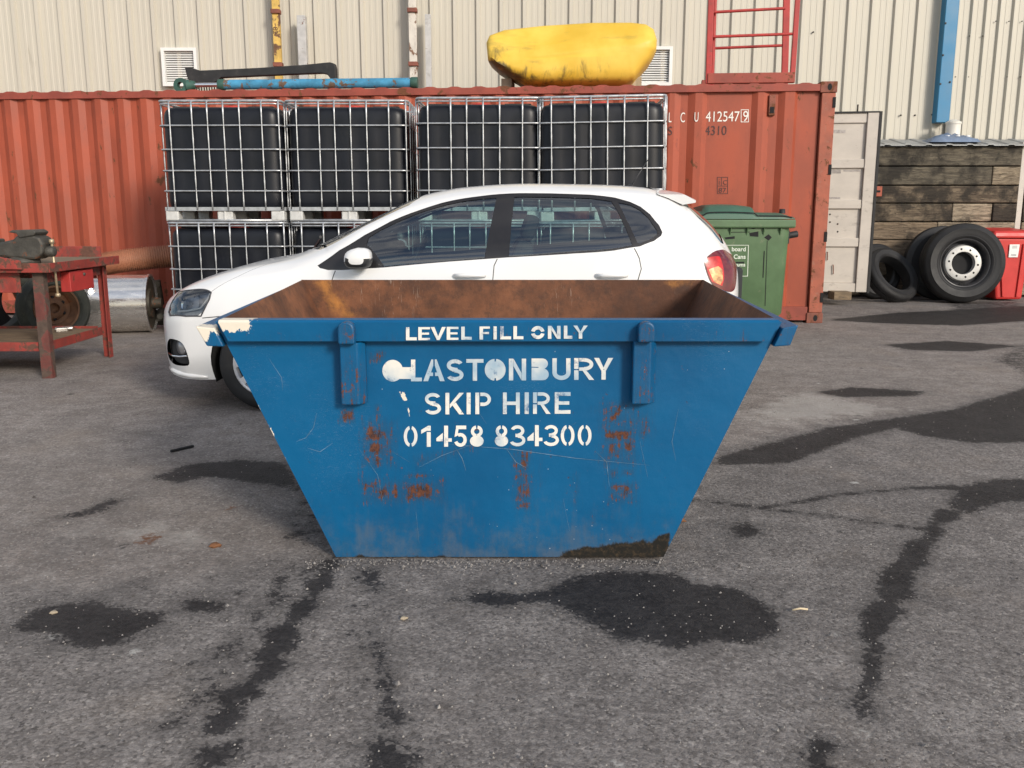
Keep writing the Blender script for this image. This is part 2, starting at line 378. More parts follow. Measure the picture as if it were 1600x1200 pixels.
# ------------------------------------------------------------------ ground
def sdist(px_, py_, poly):
    d = np.full(px_.shape, 1e9); ins = np.zeros(px_.shape, bool); n = len(poly)
    for i in range(n):
        ax, ay = poly[i]; bx, by = poly[(i + 1) % n]
        ex, ey = bx - ax, by - ay; wx, wy = px_ - ax, py_ - ay
        t = np.clip((wx * ex + wy * ey) / (ex * ex + ey * ey + 1e-12), 0, 1)
        d = np.minimum(d, (wx - ex * t) ** 2 + (wy - ey * t) ** 2)
        c = ((ay > py_) != (by > py_)) & (px_ < (bx - ax) * (py_ - ay) / (by - ay + 1e-12) + ax)
        ins ^= c
    return np.where(ins, -1, 1) * np.sqrt(d)
def mask(px_, py_, polys, soft, val=1.0):
    m = np.zeros(px_.shape)
    for p in polys:
        xs_ = [q[0] for q in p]; ys_ = [q[1] for q in p]
        s_ = (px_ > min(xs_) - soft) & (px_ < max(xs_) + soft) & (py_ > min(ys_) - soft) & (py_ < max(ys_) + soft)
        if s_.any():
            m[s_] = np.maximum(m[s_], val * np.clip(.5 - sdist(px_[s_], py_[s_], p) / (2 * soft), 0, 1))
    return m
def setattr_(o, name, arr):
    a = o.data.attributes.new(name, 'FLOAT', 'POINT'); a.data.foreach_set('value', np.asarray(arr, np.float32))
G2 = lambda pts: [tuple(gnd(u, v).xy) for u, v in pts]
def strip(pts, wpx):
    rg_ = random.Random(int(pts[0][0] * 7 + pts[0][1])); q_, ww_ = [], []
    for (a_, b_), wa, wb in zip(zip(pts, pts[1:]), wpx, wpx[1:]):
        nn_ = max(1, int(math.hypot(b_[0] - a_[0], b_[1] - a_[1]) / 13))
        for i in range(nn_):
            t = i / nn_; w_ = wa + (wb - wa) * t
            q_.append((a_[0] + (b_[0] - a_[0]) * t + rg_.gauss(0, .16) * w_, a_[1] + (b_[1] - a_[1]) * t)); ww_.append(w_ * rg_.uniform(.5, 1.45))
    return strip0(q_ + [pts[-1]], ww_ + [wpx[-1]])
def strip0(pts, wpx):                       # a stream of the given width (in photo px at its place) as a polygon on the ground
    P = [Vector(gnd(u, v).xy) for u, v in pts]
    Wd = [.006 + 1.05 * abs(gnd(u + ww / 2, v).x - gnd(u - ww / 2, v).x) / 2 for (u, v), ww in zip(pts, wpx)]
    l, r = [], []
    for i, p in enumerate(P):
        t = (P[min(i + 1, len(P) - 1)] - P[max(i - 1, 0)]).normalized(); n = Vector((-t.y, t.x))
        l.append(tuple(p + n * Wd[i])); r.append(tuple(p - n * Wd[i]))
    return l + r[::-1]
wet_polys = [G2(p) for p in (
    [(20,985),(50,952),(90,946),(150,935),(172,945),(265,958),(250,975),(215,990),(200,1005),(150,1013),(100,1008),(75,990)],
    [(700,935),(760,920),(800,925),(850,920),(900,897),(960,888),(1050,893),(1100,910),(1160,918),(1190,935),(1220,960),(1215,985),(1180,1003),(1100,1003),(1060,1012),(1010,1000),(960,998),(930,975),(890,955),(840,938),(770,946)],
    [(238,747),(290,726),(370,718),(445,722),(470,765),(380,752),(320,745),(280,756)],
    [(85,810),(130,796),(180,777),(190,780),(170,796),(120,809)],
    [(1120,712),(1200,692),(1290,668),(1380,655),(1480,640),(1620,600),(1620,690),(1520,692),(1440,680),(1400,668),(1330,686),(1290,702),(1235,722),(1120,726)],
    [(1500,758),(1560,748),(1620,748),(1620,782),(1560,786),(1515,802),(1480,790)],
    [(310,1172),(350,1158),(385,1153),(378,1175),(340,1200),(300,1215)],
    [(280,940),(300,935),(350,942),(345,955),(290,955)], [(365,925),(383,918),(380,930)],
    [(560,885),(590,890),(600,915),(592,930),(575,912)],
    [(1290,500),(1400,488),(1610,478),(1610,500),(1500,508),(1380,505)], [(1380,538),(1480,532),(1590,540),(1520,549),(1420,546)],
    [(1270,612),(1330,604),(1450,610),(1430,618),(1320,620)], [(1140,822),(1165,812),(1192,826),(1180,838),(1150,838)],
    [(580,1150),(640,1165),(655,1200),(600,1215),(570,1190)])]
thin_polys = [strip([(520,870),(505,895),(488,930),(472,948),(455,972),(432,998),(420,1040),(395,1068),(375,1090),(358,1112),(335,1146)], [20,26,30,36,26,42,40,42,40,36,28]),
    strip([(1075,778),(1150,786),(1230,797),(1310,806),(1390,818),(1450,826)], [14,12,9,7,7,12]),
    strip([(1480,795),(1440,850),(1405,895),(1395,925),(1375,960),(1362,1010),(1360,1060),(1345,1095),(1322,1100)], [24,28,34,44,34,28,20,14,8]),
    strip([(1345,1100),(1352,1125)], [16,10]), strip([(1295,1155),(1275,1185),(1285,1210)], [26,30,20]),
    strip([(590,1000),(598,1030),(610,1085),(618,1130)], [6,10,14,22]), strip([(1200,790),(1320,770),(1420,762),(1500,760)], [5,8,10,20]),
    strip([(1050,905),(1090,930)], [8,8])]
for _ in range(190):                                         # splashes and drips beside the streams
    t = random.random(); side = random.choice((0, 0, 1, 2))
    if side == 0: u, v = 470 - t * 210 + random.gauss(0, 14), 880 + t * 260
    elif side == 1: u, v = 572 + 40 * t + random.gauss(0, 18), 900 + t * 280
    else: u, v = 478 + random.gauss(0, 14), 760 + t * 90
    rr = random.uniform(2, 9); thin_polys.append(G2([(u + rr * random.uniform(.7, 1.5) * math.cos(a), v + rr * .5 * math.sin(a)) for a in np.linspace(0, 2 * math.pi, 7)[:-1]]))
faint_polys = [G2(p) for p in ([(25,1085),(70,1080),(70,1130),(50,1180),(25,1180)], [(180,918),(300,905),(400,880),(468,858),(470,868),(400,890),(300,914),(190,926)],
    
    [(1470,470),(1600,470),(1600,500),(1500,500)], [(1540,560),(1620,520),(1620,600)])]
faint_polys += [strip([(0,692),(60,668),(130,640),(220,598),(300,565)], [14,12,10,9,8])]
light_polys = [G2(p) for p in ([(-300,930),(150,915),(300,902),(400,878),(480,850),(560,690),(800,500),(100,470),(-900,560)], [(1075,860),(1120,700),(1290,664),(1480,636),(1640,600),(2200,520),(1500,495),(1100,495),(1000,780)])]
pale_polys = [G2(p) for p in ([(120,830),(180,812),(300,822),(360,840),(300,862),(200,850)], [(410,700),(430,655),(520,650),(480,700)], [(1150,640),(1260,606),(1420,640),(1280,662),(1180,672)], [(40,900),(100,870),(130,880),(80,905)])]
rustspot = [G2(p) for p in ([(205,850),(230,832),(250,828),(252,840),(230,855)], [(328,852),(340,848),(344,856),(332,859)], [(350,800),(365,786),(380,790),(370,796)])]
fx = np.arange(-9, 9.001, .028); xs = np.concatenate([[-90, -50, -25, -14], fx, [14, 25, 50, 90]])
fy = [1.55]
while fy[-1] < 15: fy.append(fy[-1] * 1.0105)
ys = np.concatenate([[-90, -40, -15, -5, 0], fy, [17, 25, 45, 90]])
GX, GY = np.meshgrid(xs, ys); GZ = .004 * np.sin(GX * 1.3 + .5) * np.cos(GY * .9)
GZ *= ((abs(GX) < 9) & (GY > 1.5) & (GY < 15))
nx_, ny_ = len(xs), len(ys)
verts = np.stack([GX.ravel(), GY.ravel(), GZ.ravel() - .003], 1)
idx = np.arange(nx_ * ny_).reshape(ny_, nx_)
faces = np.stack([idx[:-1, :-1], idx[:-1, 1:], idx[1:, 1:], idx[1:, :-1]], -1).reshape(-1, 4)
me = bpy.data.meshes.new('ground'); me.from_pydata(verts.tolist(), [], faces.tolist())
me.polygons.foreach_set('use_smooth', [True] * len(me.polygons))
ground = bpy.data.objects.new('ground', me); COL.objects.link(ground); tag(ground, kind='structure')
gx, gy = GX.ravel(), GY.ravel()
setattr_(ground, 'wet', np.maximum(np.maximum(mask(gx, gy, wet_polys, .05), mask(gx, gy, thin_polys, .036)), mask(gx, gy, faint_polys, .12, .60)))
setattr_(ground, 'damp', np.maximum(mask(gx, gy, wet_polys, .16), mask(gx, gy, thin_polys, .09)))
setattr_(ground, 'concrete', mask(gx, gy, light_polys, .25)); setattr_(ground, 'pale', mask(gx, gy, pale_polys, .2)); setattr_(ground, 'stain', mask(gx, gy, rustspot, .06))
k = NT('yard_asphalt'); co = k.coord()
vor = k.voronoi(co, 120, 'F1', 'Color'); agg = k.n.new('ShaderNodeSeparateColor'); k.link(vor, agg.inputs[0])
vor2 = k.voronoi(co, 58, 'F1', 'Color'); ag2 = k.n.new('ShaderNodeSeparateColor'); k.link(vor2, ag2.inputs[0])
vd = k.voronoi(co, 120); vd2 = k.voronoi(co, 58)
n_f = k.noise(co, 210, 5, .75); n_g = k.noise(co, 48, 6, .75); n_m = k.noise(co, 6, 9, .70); n_l = k.noise(co, .8, 7, .62)
stk = k.noise(k.coord((1.1, .25, 1)), 2.2, 6, .65, .6)
c_as = k.mix(k.ramp(n_m, .34, .68), (.185, .165, .153), (.305, .276, .256))
c_as = k.mix(k.ramp(n_g, .42, .62, 0, .62), c_as, (.10, .087, .079))
c_as = k.mix(k.ramp(agg.outputs[0], .60, 1.0, 0, .42), c_as, (.40, .365, .335))
c_as = k.mix(k.math('MULTIPLY', k.ramp(ag2.outputs[0], .70, 1.0, 0, .40), k.ramp(vd2, .6, .25)), c_as, (.42, .385, .35))
c_as = k.mix(k.ramp(agg.outputs[1], .72, .98, 0, .6), c_as, (.065, .057, .052))
c_co = k.mix(k.ramp(n_m, .32, .7), (.235, .200, .177), (.36, .318, .287)); c_co = k.mix(k.ramp(n_g, .38, .68, 0, .5), c_co, (.125, .110, .100))
c_co = k.mix(k.ramp(agg.outputs[0], .80, 1.0, 0, .6), c_co, (.46, .43, .40)); c_co = k.mix(k.ramp(agg.outputs[2], .78, 1.0, 0, .6), c_co, (.09, .082, .076))
fc = k.ramp(k.math('ADD', k.attr('concrete'), k.math('MULTIPLY', k.math('SUBTRACT', n_m, .5), .9)), .35, .7)
c = k.mix(fc, c_as, c_co)
grn = k.math('MULTIPLY', k.ramp(ag2.outputs[2], 0, 1, .89, 1.11), k.math('MULTIPLY', k.ramp(agg.outputs[2], 0, 1, .86, 1.14), k.ramp(n_f, .3, .7, .84, 1.16)))
gc = k.n.new('ShaderNodeCombineColor'); [k.link(grn, gc.inputs[i]) for i in range(3)]
c = k.mix(1.0, c, gc.outputs[0], 'MULTIPLY')
c = k.mix(k.ramp(k.noise(co, 2.6, 7, .68, .5), .50, .72, 0, .45), c, k.mix(.5, c, (.05, .045, .043)))
c = k.mix(k.ramp(n_l, .40, .66, 0, .5), c, k.mix(.5, c, (.085, .078, .078)))
c = k.mix(k.ramp(stk, .50, .72, 0, .35), c, k.mix(.5, c, (.07, .064, .064)))
c = k.mix(k.ramp(k.noise(co, 1.7, 6, .6), .52, .74, 0, .30), c, (.25, .20, .155))
fp = k.ramp(k.math('ADD', k.attr('pale'), k.math('MULTIPLY', k.math('SUBTRACT', n_m, .5), 1.6)), .45, 1.0, 0, .5); c = k.mix(fp, c, (.46, .43, .39))
lich = k.math('MULTIPLY', k.ramp(k.voronoi(co, 3.1), .10, .03), k.ramp(k.noise(co, 26, 5, .7), .48, .60)); c = k.mix(k.math('MULTIPLY', lich, .75), c, (.55, .53, .49))
lic2 = k.math('MULTIPLY', k.ramp(k.voronoi(co, 11), .09, .04), k.ramp(k.noise(co, 3, 4, .7), .52, .62)); c = k.mix(k.math('MULTIPLY', lic2, .6), c, (.50, .47, .43))
blk = k.math('MULTIPLY', k.ramp(k.voronoi(co, 2.3), .09, .05), k.ramp(k.noise(co, 18, 4, .7), .45, .60)); c = k.mix(k.math('MULTIPLY', blk, .8), c, (.03, .028, .028))
bl2 = k.math('MULTIPLY', k.ramp(k.voronoi(co, 7.3), .075, .045), k.ramp(k.noise(co, 2.2, 4, .7), .50, .60)); c = k.mix(k.math('MULTIPLY', bl2, .8), c, (.04, .036, .035))
fst = k.ramp(k.math('ADD', k.attr('stain'), k.math('MULTIPLY', k.math('SUBTRACT', k.noise(co, 30, 6, .7), .5), 1.5)), .5, .8, 0, .9); c = k.mix(fst, c, (.15, .06, .025))
dmp = k.ramp(k.math('ADD', k.attr('damp'), k.math('MULTIPLY', k.math('SUBTRACT', k.noise(co, 5, 7, .7), .5), .8)), .05, .85, 0, .5); c = k.mix(dmp, c, (.045, .041, .040))
edge = k.math('ADD', k.math('MULTIPLY', k.math('SUBTRACT', k.noise(co, 9, 8, .72), .5), .95), k.math('ADD', k.math('MULTIPLY', k.math('SUBTRACT', n_g, .5), .9), k.math('MULTIPLY', k.math('SUBTRACT', agg.outputs[2], .5), .28)))
wv = k.math('ADD', k.attr('wet'), edge); fw = k.ramp(wv, .40, .66)
wetc = k.mix(k.ramp(n_g, .40, .68, 0, .55), k.mix(k.ramp(n_m, .35, .7), (.0135, .0125, .0135), (.030, .028, .029)), (.065, .060, .059))
fw2 = k.math('MULTIPLY', fw, k.math('SUBTRACT', 1.0, k.math('MULTIPLY', k.ramp(ag2.outputs[1], .84, .95), k.ramp(k.attr('wet'), .92, .62))))
c = k.mix(k.math('MULTIPLY', fw2, .90), c, wetc)
rough = k.math('SUBTRACT', .90, k.math('MULTIPLY', fw2, .30))
spc = k.math('SUBTRACT', .35, k.math('MULTIPLY', fw2, .22))
h = k.math('ADD', k.math('MULTIPLY', k.math('SUBTRACT', 1, vd), .35), k.math('ADD', k.math('MULTIPLY', n_f, .7), k.math('ADD', k.math('MULTIPLY', n_g, .9), k.math('MULTIPLY', k.math('SUBTRACT', 1, vd2), .35))))
k.bsdf(c, rough, 0, k.bump(h, .6, .012), 0, spc)
ground.data.materials.append(k.mat)

# ------------------------------------------------------------------ warehouse
WY = 14.2
wh = thing('warehouse', 'long cream metal clad warehouse behind the red container', 'building', (0, WY, 0))
def cladding(x0, x1, pitch, rib, minor, z0, z1, y=WY):
    b = MB(); prof = []; x = x0
    while x < x1:
        prof += [(x, 0), (x + .016, -.042), (x + .016 + rib, -.042), (x + .032 + rib, 0)]
        a, e = x + .032 + rib, x + pitch
        for q in range(1, minor + 1):
            mxx = a + (e - a) * q / (minor + 1); prof += [(mxx - .022, 0), (mxx - .016, -.004), (mxx + .016, -.004), (mxx + .022, 0)]
        x += pitch
    prof.append((x, 0))
    for (px_, d) in prof: b.v += [Vector((px_, y + d, z0)), Vector((px_, y + d, z1))]
    for i in range(len(prof) - 1): b.f.append([2 * i, 2 * i + 2, 2 * i + 3, 2 * i + 1]); b.m.append(0); b.sm.append(False)
    return b
BX = 6.85
cladding(-14, BX - .15, .345, .05, 2, 0, 7.2).build('wall', m_white, wh)
cladding(BX - .265, 16, .205, .02, 1, 0, 7.2, WY - .05).build('wall', m_white, wh)
b = MB(); b.box((BX - .2, WY + .06, 3.6), (.25, .04, 7.2)); b.box((1, WY + 12.1, 3.6), (30, .1, 7.2)); b.box((-14, WY + 6, 3.6), (.1, 11.8, 7.2)); b.box((16, WY + 6, 3.6), (.1, 11.8, 7.2))
b.build('wall', m_white, wh)
b = MB(); b.hexa([(-14.3, WY - .4, 7.2), (16.3, WY - .4, 7.2), (16.3, WY + 6, 8.6), (-14.3, WY + 6, 8.6)], [(-14.3, WY - .4, 7.3), (16.3, WY - .4, 7.3), (16.3, WY + 6, 8.7), (-14.3, WY + 6, 8.7)])
b.hexa([(-14.3, WY + 6, 8.6), (16.3, WY + 6, 8.6), (16.3, WY + 12.4, 7.2), (-14.3, WY + 12.4, 7.2)], [(-14.3, WY + 6, 8.7), (16.3, WY + 6, 8.7), (16.3, WY + 12.4, 7.3), (-14.3, WY + 12.4, 7.3)])
b.build('roof', m_sheet, wh)
fl_t, fl_b, fr_t, fr_b = at(1474, 0, WY - .12), at(1461, 192, WY - .12), at(1495, 0, WY - .12), at(1481, 192, WY - .12)
xa, xb, zb = (fl_t.x + fl_b.x) / 2, (fr_t.x + fr_b.x) / 2, fl_b.z
b = MB(); b.box(((xa + xb) / 2, WY - .11, (zb + 7.2) / 2), (xb - xa, .16, 7.2 - zb))
fl = b.build('flashing', m_blueflash, wh, .008)
b = MB()
for u, v in ((1478, 36), (1474, 86), (1470, 131), (1485, 128), (1482, 190)): b.lathe([(.001, 0), (.012, 0), (.016, .012)], at(u, v, WY - .207), (0, 1, 0), 8)
b.build('screw', m_vise, fl)
b = MB()
for u, v in [(1374, 181), (1408, 180), (1430, 180), (1457, 179), (1271, 50)]: b.lathe([(.001, 0), (.013, 0), (.013, .02)], at(u, v, WY - .038), (0, 1, 0), 8)
for i in range(6):
    for v, du in ((33 if i > 2 else 56, 0), (120, 0)): b.lathe([(.001, 0), (.008, 0), (.008, .02)], at(1496 + 20.3 * i - (v - 30) * .03, v, WY - .09), (0, 1, 0), 8)
b.build('screws', m_vise, wh)
def louvre(u0, v0, u1, v1):
    a, c = at(u0, v0, WY - .06), at(u1, v1, WY - .06); x0, x1, z1, z0 = a.x, c.x, a.z, c.z; t = .045
    b = MB()
    b.box(((x0 + x1) / 2, WY - .05, z1 - t / 2), (x1 - x0, .1, t)); b.box(((x0 + x1) / 2, WY - .05, z0 + t / 2), (x1 - x0, .1, t))
    b.box((x0 + t / 2, WY - .05, (z0 + z1) / 2), (t, .1, z1 - z0 - 2 * t)); b.box((x1 - t / 2, WY - .05, (z0 + z1) / 2), (t, .1, z1 - z0 - 2 * t))
    f = b.build('vent_frame', m_louvre, wh)
    b = MB(); n = 14; rot = Matrix.Rotation(R(40), 3, 'X')
    for i in range(n): b.box(((x0 + x1) / 2, WY - .045, z0 + t + (z1 - z0 - 2 * t) * (i + .5) / n), (x1 - x0 - 2 * t - .004, .034, .006), rot)
    b.build('louvre', m_louvre, f)
    b = MB(); b.box(((x0 + x1) / 2, WY - .012, (z0 + z1) / 2), (x1 - x0 - 2 * t - .006, .01, z1 - z0 - 2 * t - .006)); b.build('backing', m_dark, f)
louvre(252, 75, 311, 135); louvre(986, 73, 1049, 134)

# posts in front of the cladding
def post(u0, u1, vtop, vref, label, mat, shape='box', Y=13.95, collars=()):
    c0 = at((u0 + u1) / 2, vref, Y); wd = at(u1, vref, Y).x - at(u0, vref, Y).x
    zt = at(u0, vtop, Y).z if vtop is not None else 5.2
    t = thing('post', label, 'post', (c0.x, Y, 0), 'steel posts by the warehouse wall')
    b = MB()
    if shape == 'box':
        b.box((c0.x, Y, zt / 2), (wd, .02, zt)); b.box((c0.x - wd / 2 + .008, Y + .04, zt / 2), (.016, .06, zt)); b.box((c0.x + wd / 2 - .008, Y + .04, zt / 2), (.016, .06, zt))
    else: b.box((c0.x, Y, zt / 2), (wd, wd, zt))
    b.build('column', mat, t, .004)
    for v in collars:
        z = at(u0, v, Y).z; b = MB(); b.box((c0.x, Y + .02, z), (wd * 1.25, .13, .06)); b.build('clamp', m_castings, t, .006)
    return t
py_ = post(427, 438, None, 60, 'narrow yellow and rust post painted with a number', m_postyel, collars=(18, 101))
post(467, 480, 25, 80, 'plain grey post against the cladding beside the yellow post', m_postgrey, 'tube')
post(639, 651, None, 60, 'flaking white post with orange rusty clamps', m_postwhite, collars=(16, 100))
post(665, 674, 23, 80, 'short grey square post beside the flaking white post', m_postgrey, 'tube')

# text made of letters from Blender's own font, as flat paint
def text(s_, size, origin, xdir, zdir, mat, name, parent, sx=1.0, off=.0, track=1.0, push=.004):
    cu = bpy.data.curves.new(name, 'FONT'); cu.body = s_; cu.size = size; cu.offset = off; cu.space_character = track
    tmp = bpy.data.objects.new(name, cu); COL.objects.link(tmp)
    dg = bpy.context.evaluated_depsgraph_get(); dg.update()
    me_ = bpy.data.meshes.new_from_object(tmp.evaluated_get(dg)); bpy.data.objects.remove(tmp); bpy.data.curves.remove(cu)
    x_, z_ = Vector(xdir).normalized(), Vector(zdir).normalized(); nrm = x_.cross(z_)
    offv = LOC[parent]
    for v_ in me_.vertices: v_.co = Vector(origin) + x_ * v_.co.x * sx + z_ * v_.co.y + nrm * push - offv
    me_.materials.clear(); me_.materials.append(mat); me_.name = name
    o = bpy.data.objects.new(name, me_); COL.objects.link(o); o.parent = parent; LOC[o] = offv
    return o
p_ = at(426.5, 42, 13.94); text('82', .10, p_, (0, 0, -1), (1, 0, 0), m_txtdark, 'lettering', py_, push=.004)

# ------------------------------------------------------------------ red shipping container
CX, CYR, YAW = 3.56, 10.30, R(4.6)
cdir = Vector((-math.cos(YAW), math.sin(YAW), 0)); cn = Vector((-math.sin(YAW), -math.cos(YAW), 0)); cin = -cn
C0 = Vector((CX, CYR, 0)); CL, CD, CH = 12.19, 2.44, 2.66
ct = thing('shipping_container', 'long rust red corrugated shipping container with one cream door swung open', 'shipping container', (CX, CYR, 0))
def cpt(a, d, z): return C0 + cdir * a + cin * d + Vector((0, 0, z))      # along from the right corner, inward, up
def cpx(u, v=220): # distance along the side for a photo pixel
    P = onplane(u, v, C0 + cin * .03, cn); return (P - C0).dot(cdir)
def cbox(b, a0, a1, d0, d1, z0, z1, m=0):
    return b.hexa([cpt(a1, d0, z0), cpt(a0, d0, z0), cpt(a0, d1, z0), cpt(a1, d1, z0)], [cpt(a1, d0, z1), cpt(a0, d0, z1), cpt(a0, d1, z1), cpt(a1, d1, z1)], m)
prof = [(.17, .052)]
seq = [(1243, 0.052), (1238, .016), (1223, .016), (1213, .052), (1200, .052), (1190, .016), (1181, .016), (1172, .052), (1103, .052), (1095, .016), (1084, .016), (1073, .052), (1062, .052), (1052, .016), (1044, .016)]
prof += [(cpx(u), d) for u, d in seq]
a = prof[-1][0]
while a < CL - .4:
    prof += [(a + .068, .052), (a + .138, .052), (a + .206, .016), (a + .278, .016)]; a += .278
prof.append((CL - .17, .016))
b = MB()
ZR0, ZR1 = .17, CH - .085
for (a, d) in prof: b.v += [cpt(a, d, ZR0), cpt(a, d, ZR1)]
for i in range(len(prof) - 1): b.f.append([2 * i, 2 * i + 1, 2 * i + 3, 2 * i + 2]); b.m.append(0); b.sm.append(False)
for (a, d) in prof: b.v += [cpt(a, CD - d, ZR0), cpt(a, CD - d, ZR1)]
o_ = 2 * len(prof)
for i in range(len(prof) - 1): b.f.append([o_ + 2 * i, o_ + 2 * i + 2, o_ + 2 * i + 3, o_ + 2 * i + 1]); b.m.append(0); b.sm.append(False)
b.build('side_wall', m_cont, ct)
b = MB(); cbox(b, .17, CL - .17, .0, .06, CH - .10, CH - .025); cbox(b, .17, CL - .17, CD - .06, CD, CH - .10, CH - .025); b.build('top_rail', m_contrail, ct, .004)
b = MB(); cbox(b, .17, CL - .17, .01, .06, .03, .185); cbox(b, .17, CL - .17, CD - .06, CD - .01, .03, .185); b.build('bottom_rail', m_contrail, ct, .004)
b = MB(); rf = []; a = .25
while a < CL - .3: rf += [(a, 0), (a + .05, .014), (a + .12, .014), (a + .17, 0)]; a += .278
for (a, z) in rf: b.v += [cpt(a, .012, CH - .024 + z), cpt(a, CD - .012, CH - .024 + z), cpt(a, .012, CH - .03)]
for i in range(len(rf) - 1):
    b.f += [[3 * i, 3 * i + 1, 3 * i + 4, 3 * i + 3], [3 * i + 2, 3 * i, 3 * i + 3, 3 * i + 5]]; b.m += [0, 0]; b.sm += [False, False]
b.build('roof', m_contrail, ct)
b = MB(); cbox(b, CL - .05, CL - .02, .1, CD - .1, .15, CH - .1); b.build('end_wall', m_cont, ct)
b = MB(); cbox(b, .1, CL - .1, .08, CD - .08, .12, .16); b.build('floor', m_benchtop, ct)
for (a0, a1) in ((0.0, .16), (CL - .16, CL)):
    for (d0, d1) in ((.006, .16), (CD - .16, CD - .006)):
        b = MB(); cbox(b, a0 + .006, a1 - .006, d0, d1, .12, CH - .12); cp_ = b.build('corner_post', m_postred if a0 == 0 else m_cont, ct, .006)
        if a0 == 0 and d0 < .1:
            b = MB()
            for v in (160, 265, 370, 465):
                P = onplane(1291 - (v - 140) * .055, v, C0 + cin * 0, cn); aa = (P - C0).dot(cdir)
                cbox(b, .004, .035, -.002, .03, P.z - .055, P.z + .055)
            b.build('hinge_slot', m_dark, cp_)
        for z0, z1 in ((0, .118), (CH - .118, CH)):
            b = MB(); cbox(b, a0 - .004, a1 + .018, d0 - .014 if d0 < .1 else d0, d1 if d0 < .1 else d1 + .014, z0, z1); cc = b.build('corner_casting', m_castings, ct, .008)
            if d0 < .1:
                b = MB(); P = cpt((a0 + a1) / 2, -.0095, (z0 + z1) / 2); e = [P + cdir * (.024 * math.cos(q)) + Vector((0, 0, .036 * math.sin(q))) for q in np.linspace(0, 2 * math.pi, 17)[:-1]]
                b.prism(e, cin * .004); b.build('casting_hole', m_dark, cc)
P = onplane(1207, 164, C0, cn); aa = (P - C0).dot(cdir); b = MB(); cbox(b, aa - .035, aa + .035, .012, .05, P.z - .11, P.z + .11)
vb = b.build('vent_box', m_castings, ct, .006); tag(vb, 'small brown vent box high on the container side')
b = MB(); cbox(b, aa - .022, aa + .022, .008, .013, P.z - .085, P.z - .02); b.build('vent_slot', m_dark, vb)
def ctext(s_, u0, v0, u1, v1, mat, d=.05, sx=None, off=.0):
    p0 = onplane(u0, v1, C0 + cin * d, cn); p1 = onplane(u1, v1, C0 + cin * d, cn); p2 = onplane(u0, v0, C0 + cin * d, cn)
    h_ = p2.z - p0.z; size = h_ / .727
    o = text(s_, size, p0, -cdir, (0, 0, 1), mat, 'lettering', ct, 1.0, off, push=.003)
    xs_ = [(v_.co + LOC[ct] - p0).dot(-cdir) for v_ in o.data.vertices]; k_ = (p1 - p0).dot(-cdir) / (max(xs_)); mn = min(xs_)
    for v_ in o.data.vertices:
        q = (v_.co + LOC[ct] - p0); ax_ = q.dot(-cdir); v_.co += -cdir * (ax_ * k_ - ax_)
    return o
ctext('412547', 1102, 173.5, 1155, 190, m_txtwhite)
ctext('9', 1160, 172.5, 1168.5, 189.5, m_txtwhite)
ctext('L', 1044, 175, 1049, 191, m_txtwhite, .012); ctext('C', 1062.5, 175, 1070, 191, m_txtwhite, .05); ctext('U', 1084.3, 174.5, 1091, 190, m_txtwhite, .012)
ctext('4310', 1101, 196, 1135, 211, m_txtdark); ctext('S', 1043.5, 197, 1050, 211, m_txtdark, .012)
ctext('C', 1129.5, 281, 1135.5, 288.5, m_txtdark); ctext('87', 1122.5, 293, 1134.5, 301, m_txtdark)
def cframe(u0, v0, u1, v1, mat, t=1.0, extra=()):
    b = MB(); d = .0485
    def q(a, b_, c, e):
        b.add([onplane(a, e, C0 + cin * d, cn), onplane(c, e, C0 + cin * d, cn), onplane(c, b_, C0 + cin * d, cn), onplane(a, b_, C0 + cin * d, cn)], [(0, 1, 2, 3)])
    q(u0, v0, u1, v0 + t); q(u0, v1 - t, u1, v1); q(u0, v0 + t, u0 + t, v1 - t); q(u1 - t, v0 + t, u1, v1 - t)
    for e in extra: q(*e)
    return b.build('marking_frame', mat, ct)
cframe(1157.5, 171, 1170, 191, m_txtwhite); cframe(1120.5, 276.5, 1137.5, 303, m_txtdark, .9, [(1121.4, 290.2, 1136.6, 291.1), (1126.8, 277.4, 1127.7, 290.2), (1123.4, 282.4, 1124.4, 288.8), (1123.4, 279.6, 1124.4, 280.8)])
# open door, inner face cream, hinged at the far corner post
H0 = cpt(-.01, CD - .02, 0); dr = Matrix.Rotation(R(-8), 3, 'Z') @ Vector((1, 0, 0)); dn = Vector((dr.y, -dr.x, 0))
DW = (at(1366, 300, 12.55) - H0).dot(dr); D0z, D1z = .165, 2.56
def dpt(a, d, z): return H0 + dr * a + dn * d + Vector((0, 0, z))
def dbox(b, a0, a1, d0, d1, z0, z1, m=0):
    return b.hexa([dpt(a0, d1, z0), dpt(a1, d1, z0), dpt(a1, d0, z0), dpt(a0, d0, z0)], [dpt(a0, d1, z1), dpt(a1, d1, z1), dpt(a1, d0, z1), dpt(a0, d0, z1)], m)
b = MB(); FW = .17
dbox(b, .02, DW - FW, .0, .03, D0z + .12, D1z - .1)                         # skin
dbox(b, DW - FW, DW - .02, .0, .075, D0z, D1z); dbox(b, .0, .1, .0, .075, D0z, D1z)
dbox(b, .1, DW - FW, .0, .06, D0z, D0z + .12); dbox(b, .1, DW - FW, .0, .055, D1z - .13, D1z)
for v in (255, 319, 379):
    z = at(1320, v, 12.45).z; dbox(b, .1, DW - FW, .03, .062, z - .06, z + .06)
dp = b.build('door', m_beige, ct, .008); tag(dp, 'cream painted container door standing open')
b = MB(); dbox(b, DW - .02, DW + .012, -.02, .085, D0z - .01, D1z + .015); dbox(b, 0, DW - .02, -.01, .08, D1z, D1z + .018); b.build('door_gasket', m_black, dp)
b = MB()
for u, v in ((1297, 335), (1297, 347), (1309, 350), (1309, 362)): b.lathe([(.001, 0), (.012, 0), (.014, .01)], onplane(u, v, dpt(0, .034, 0), dn) , -dn, 8)
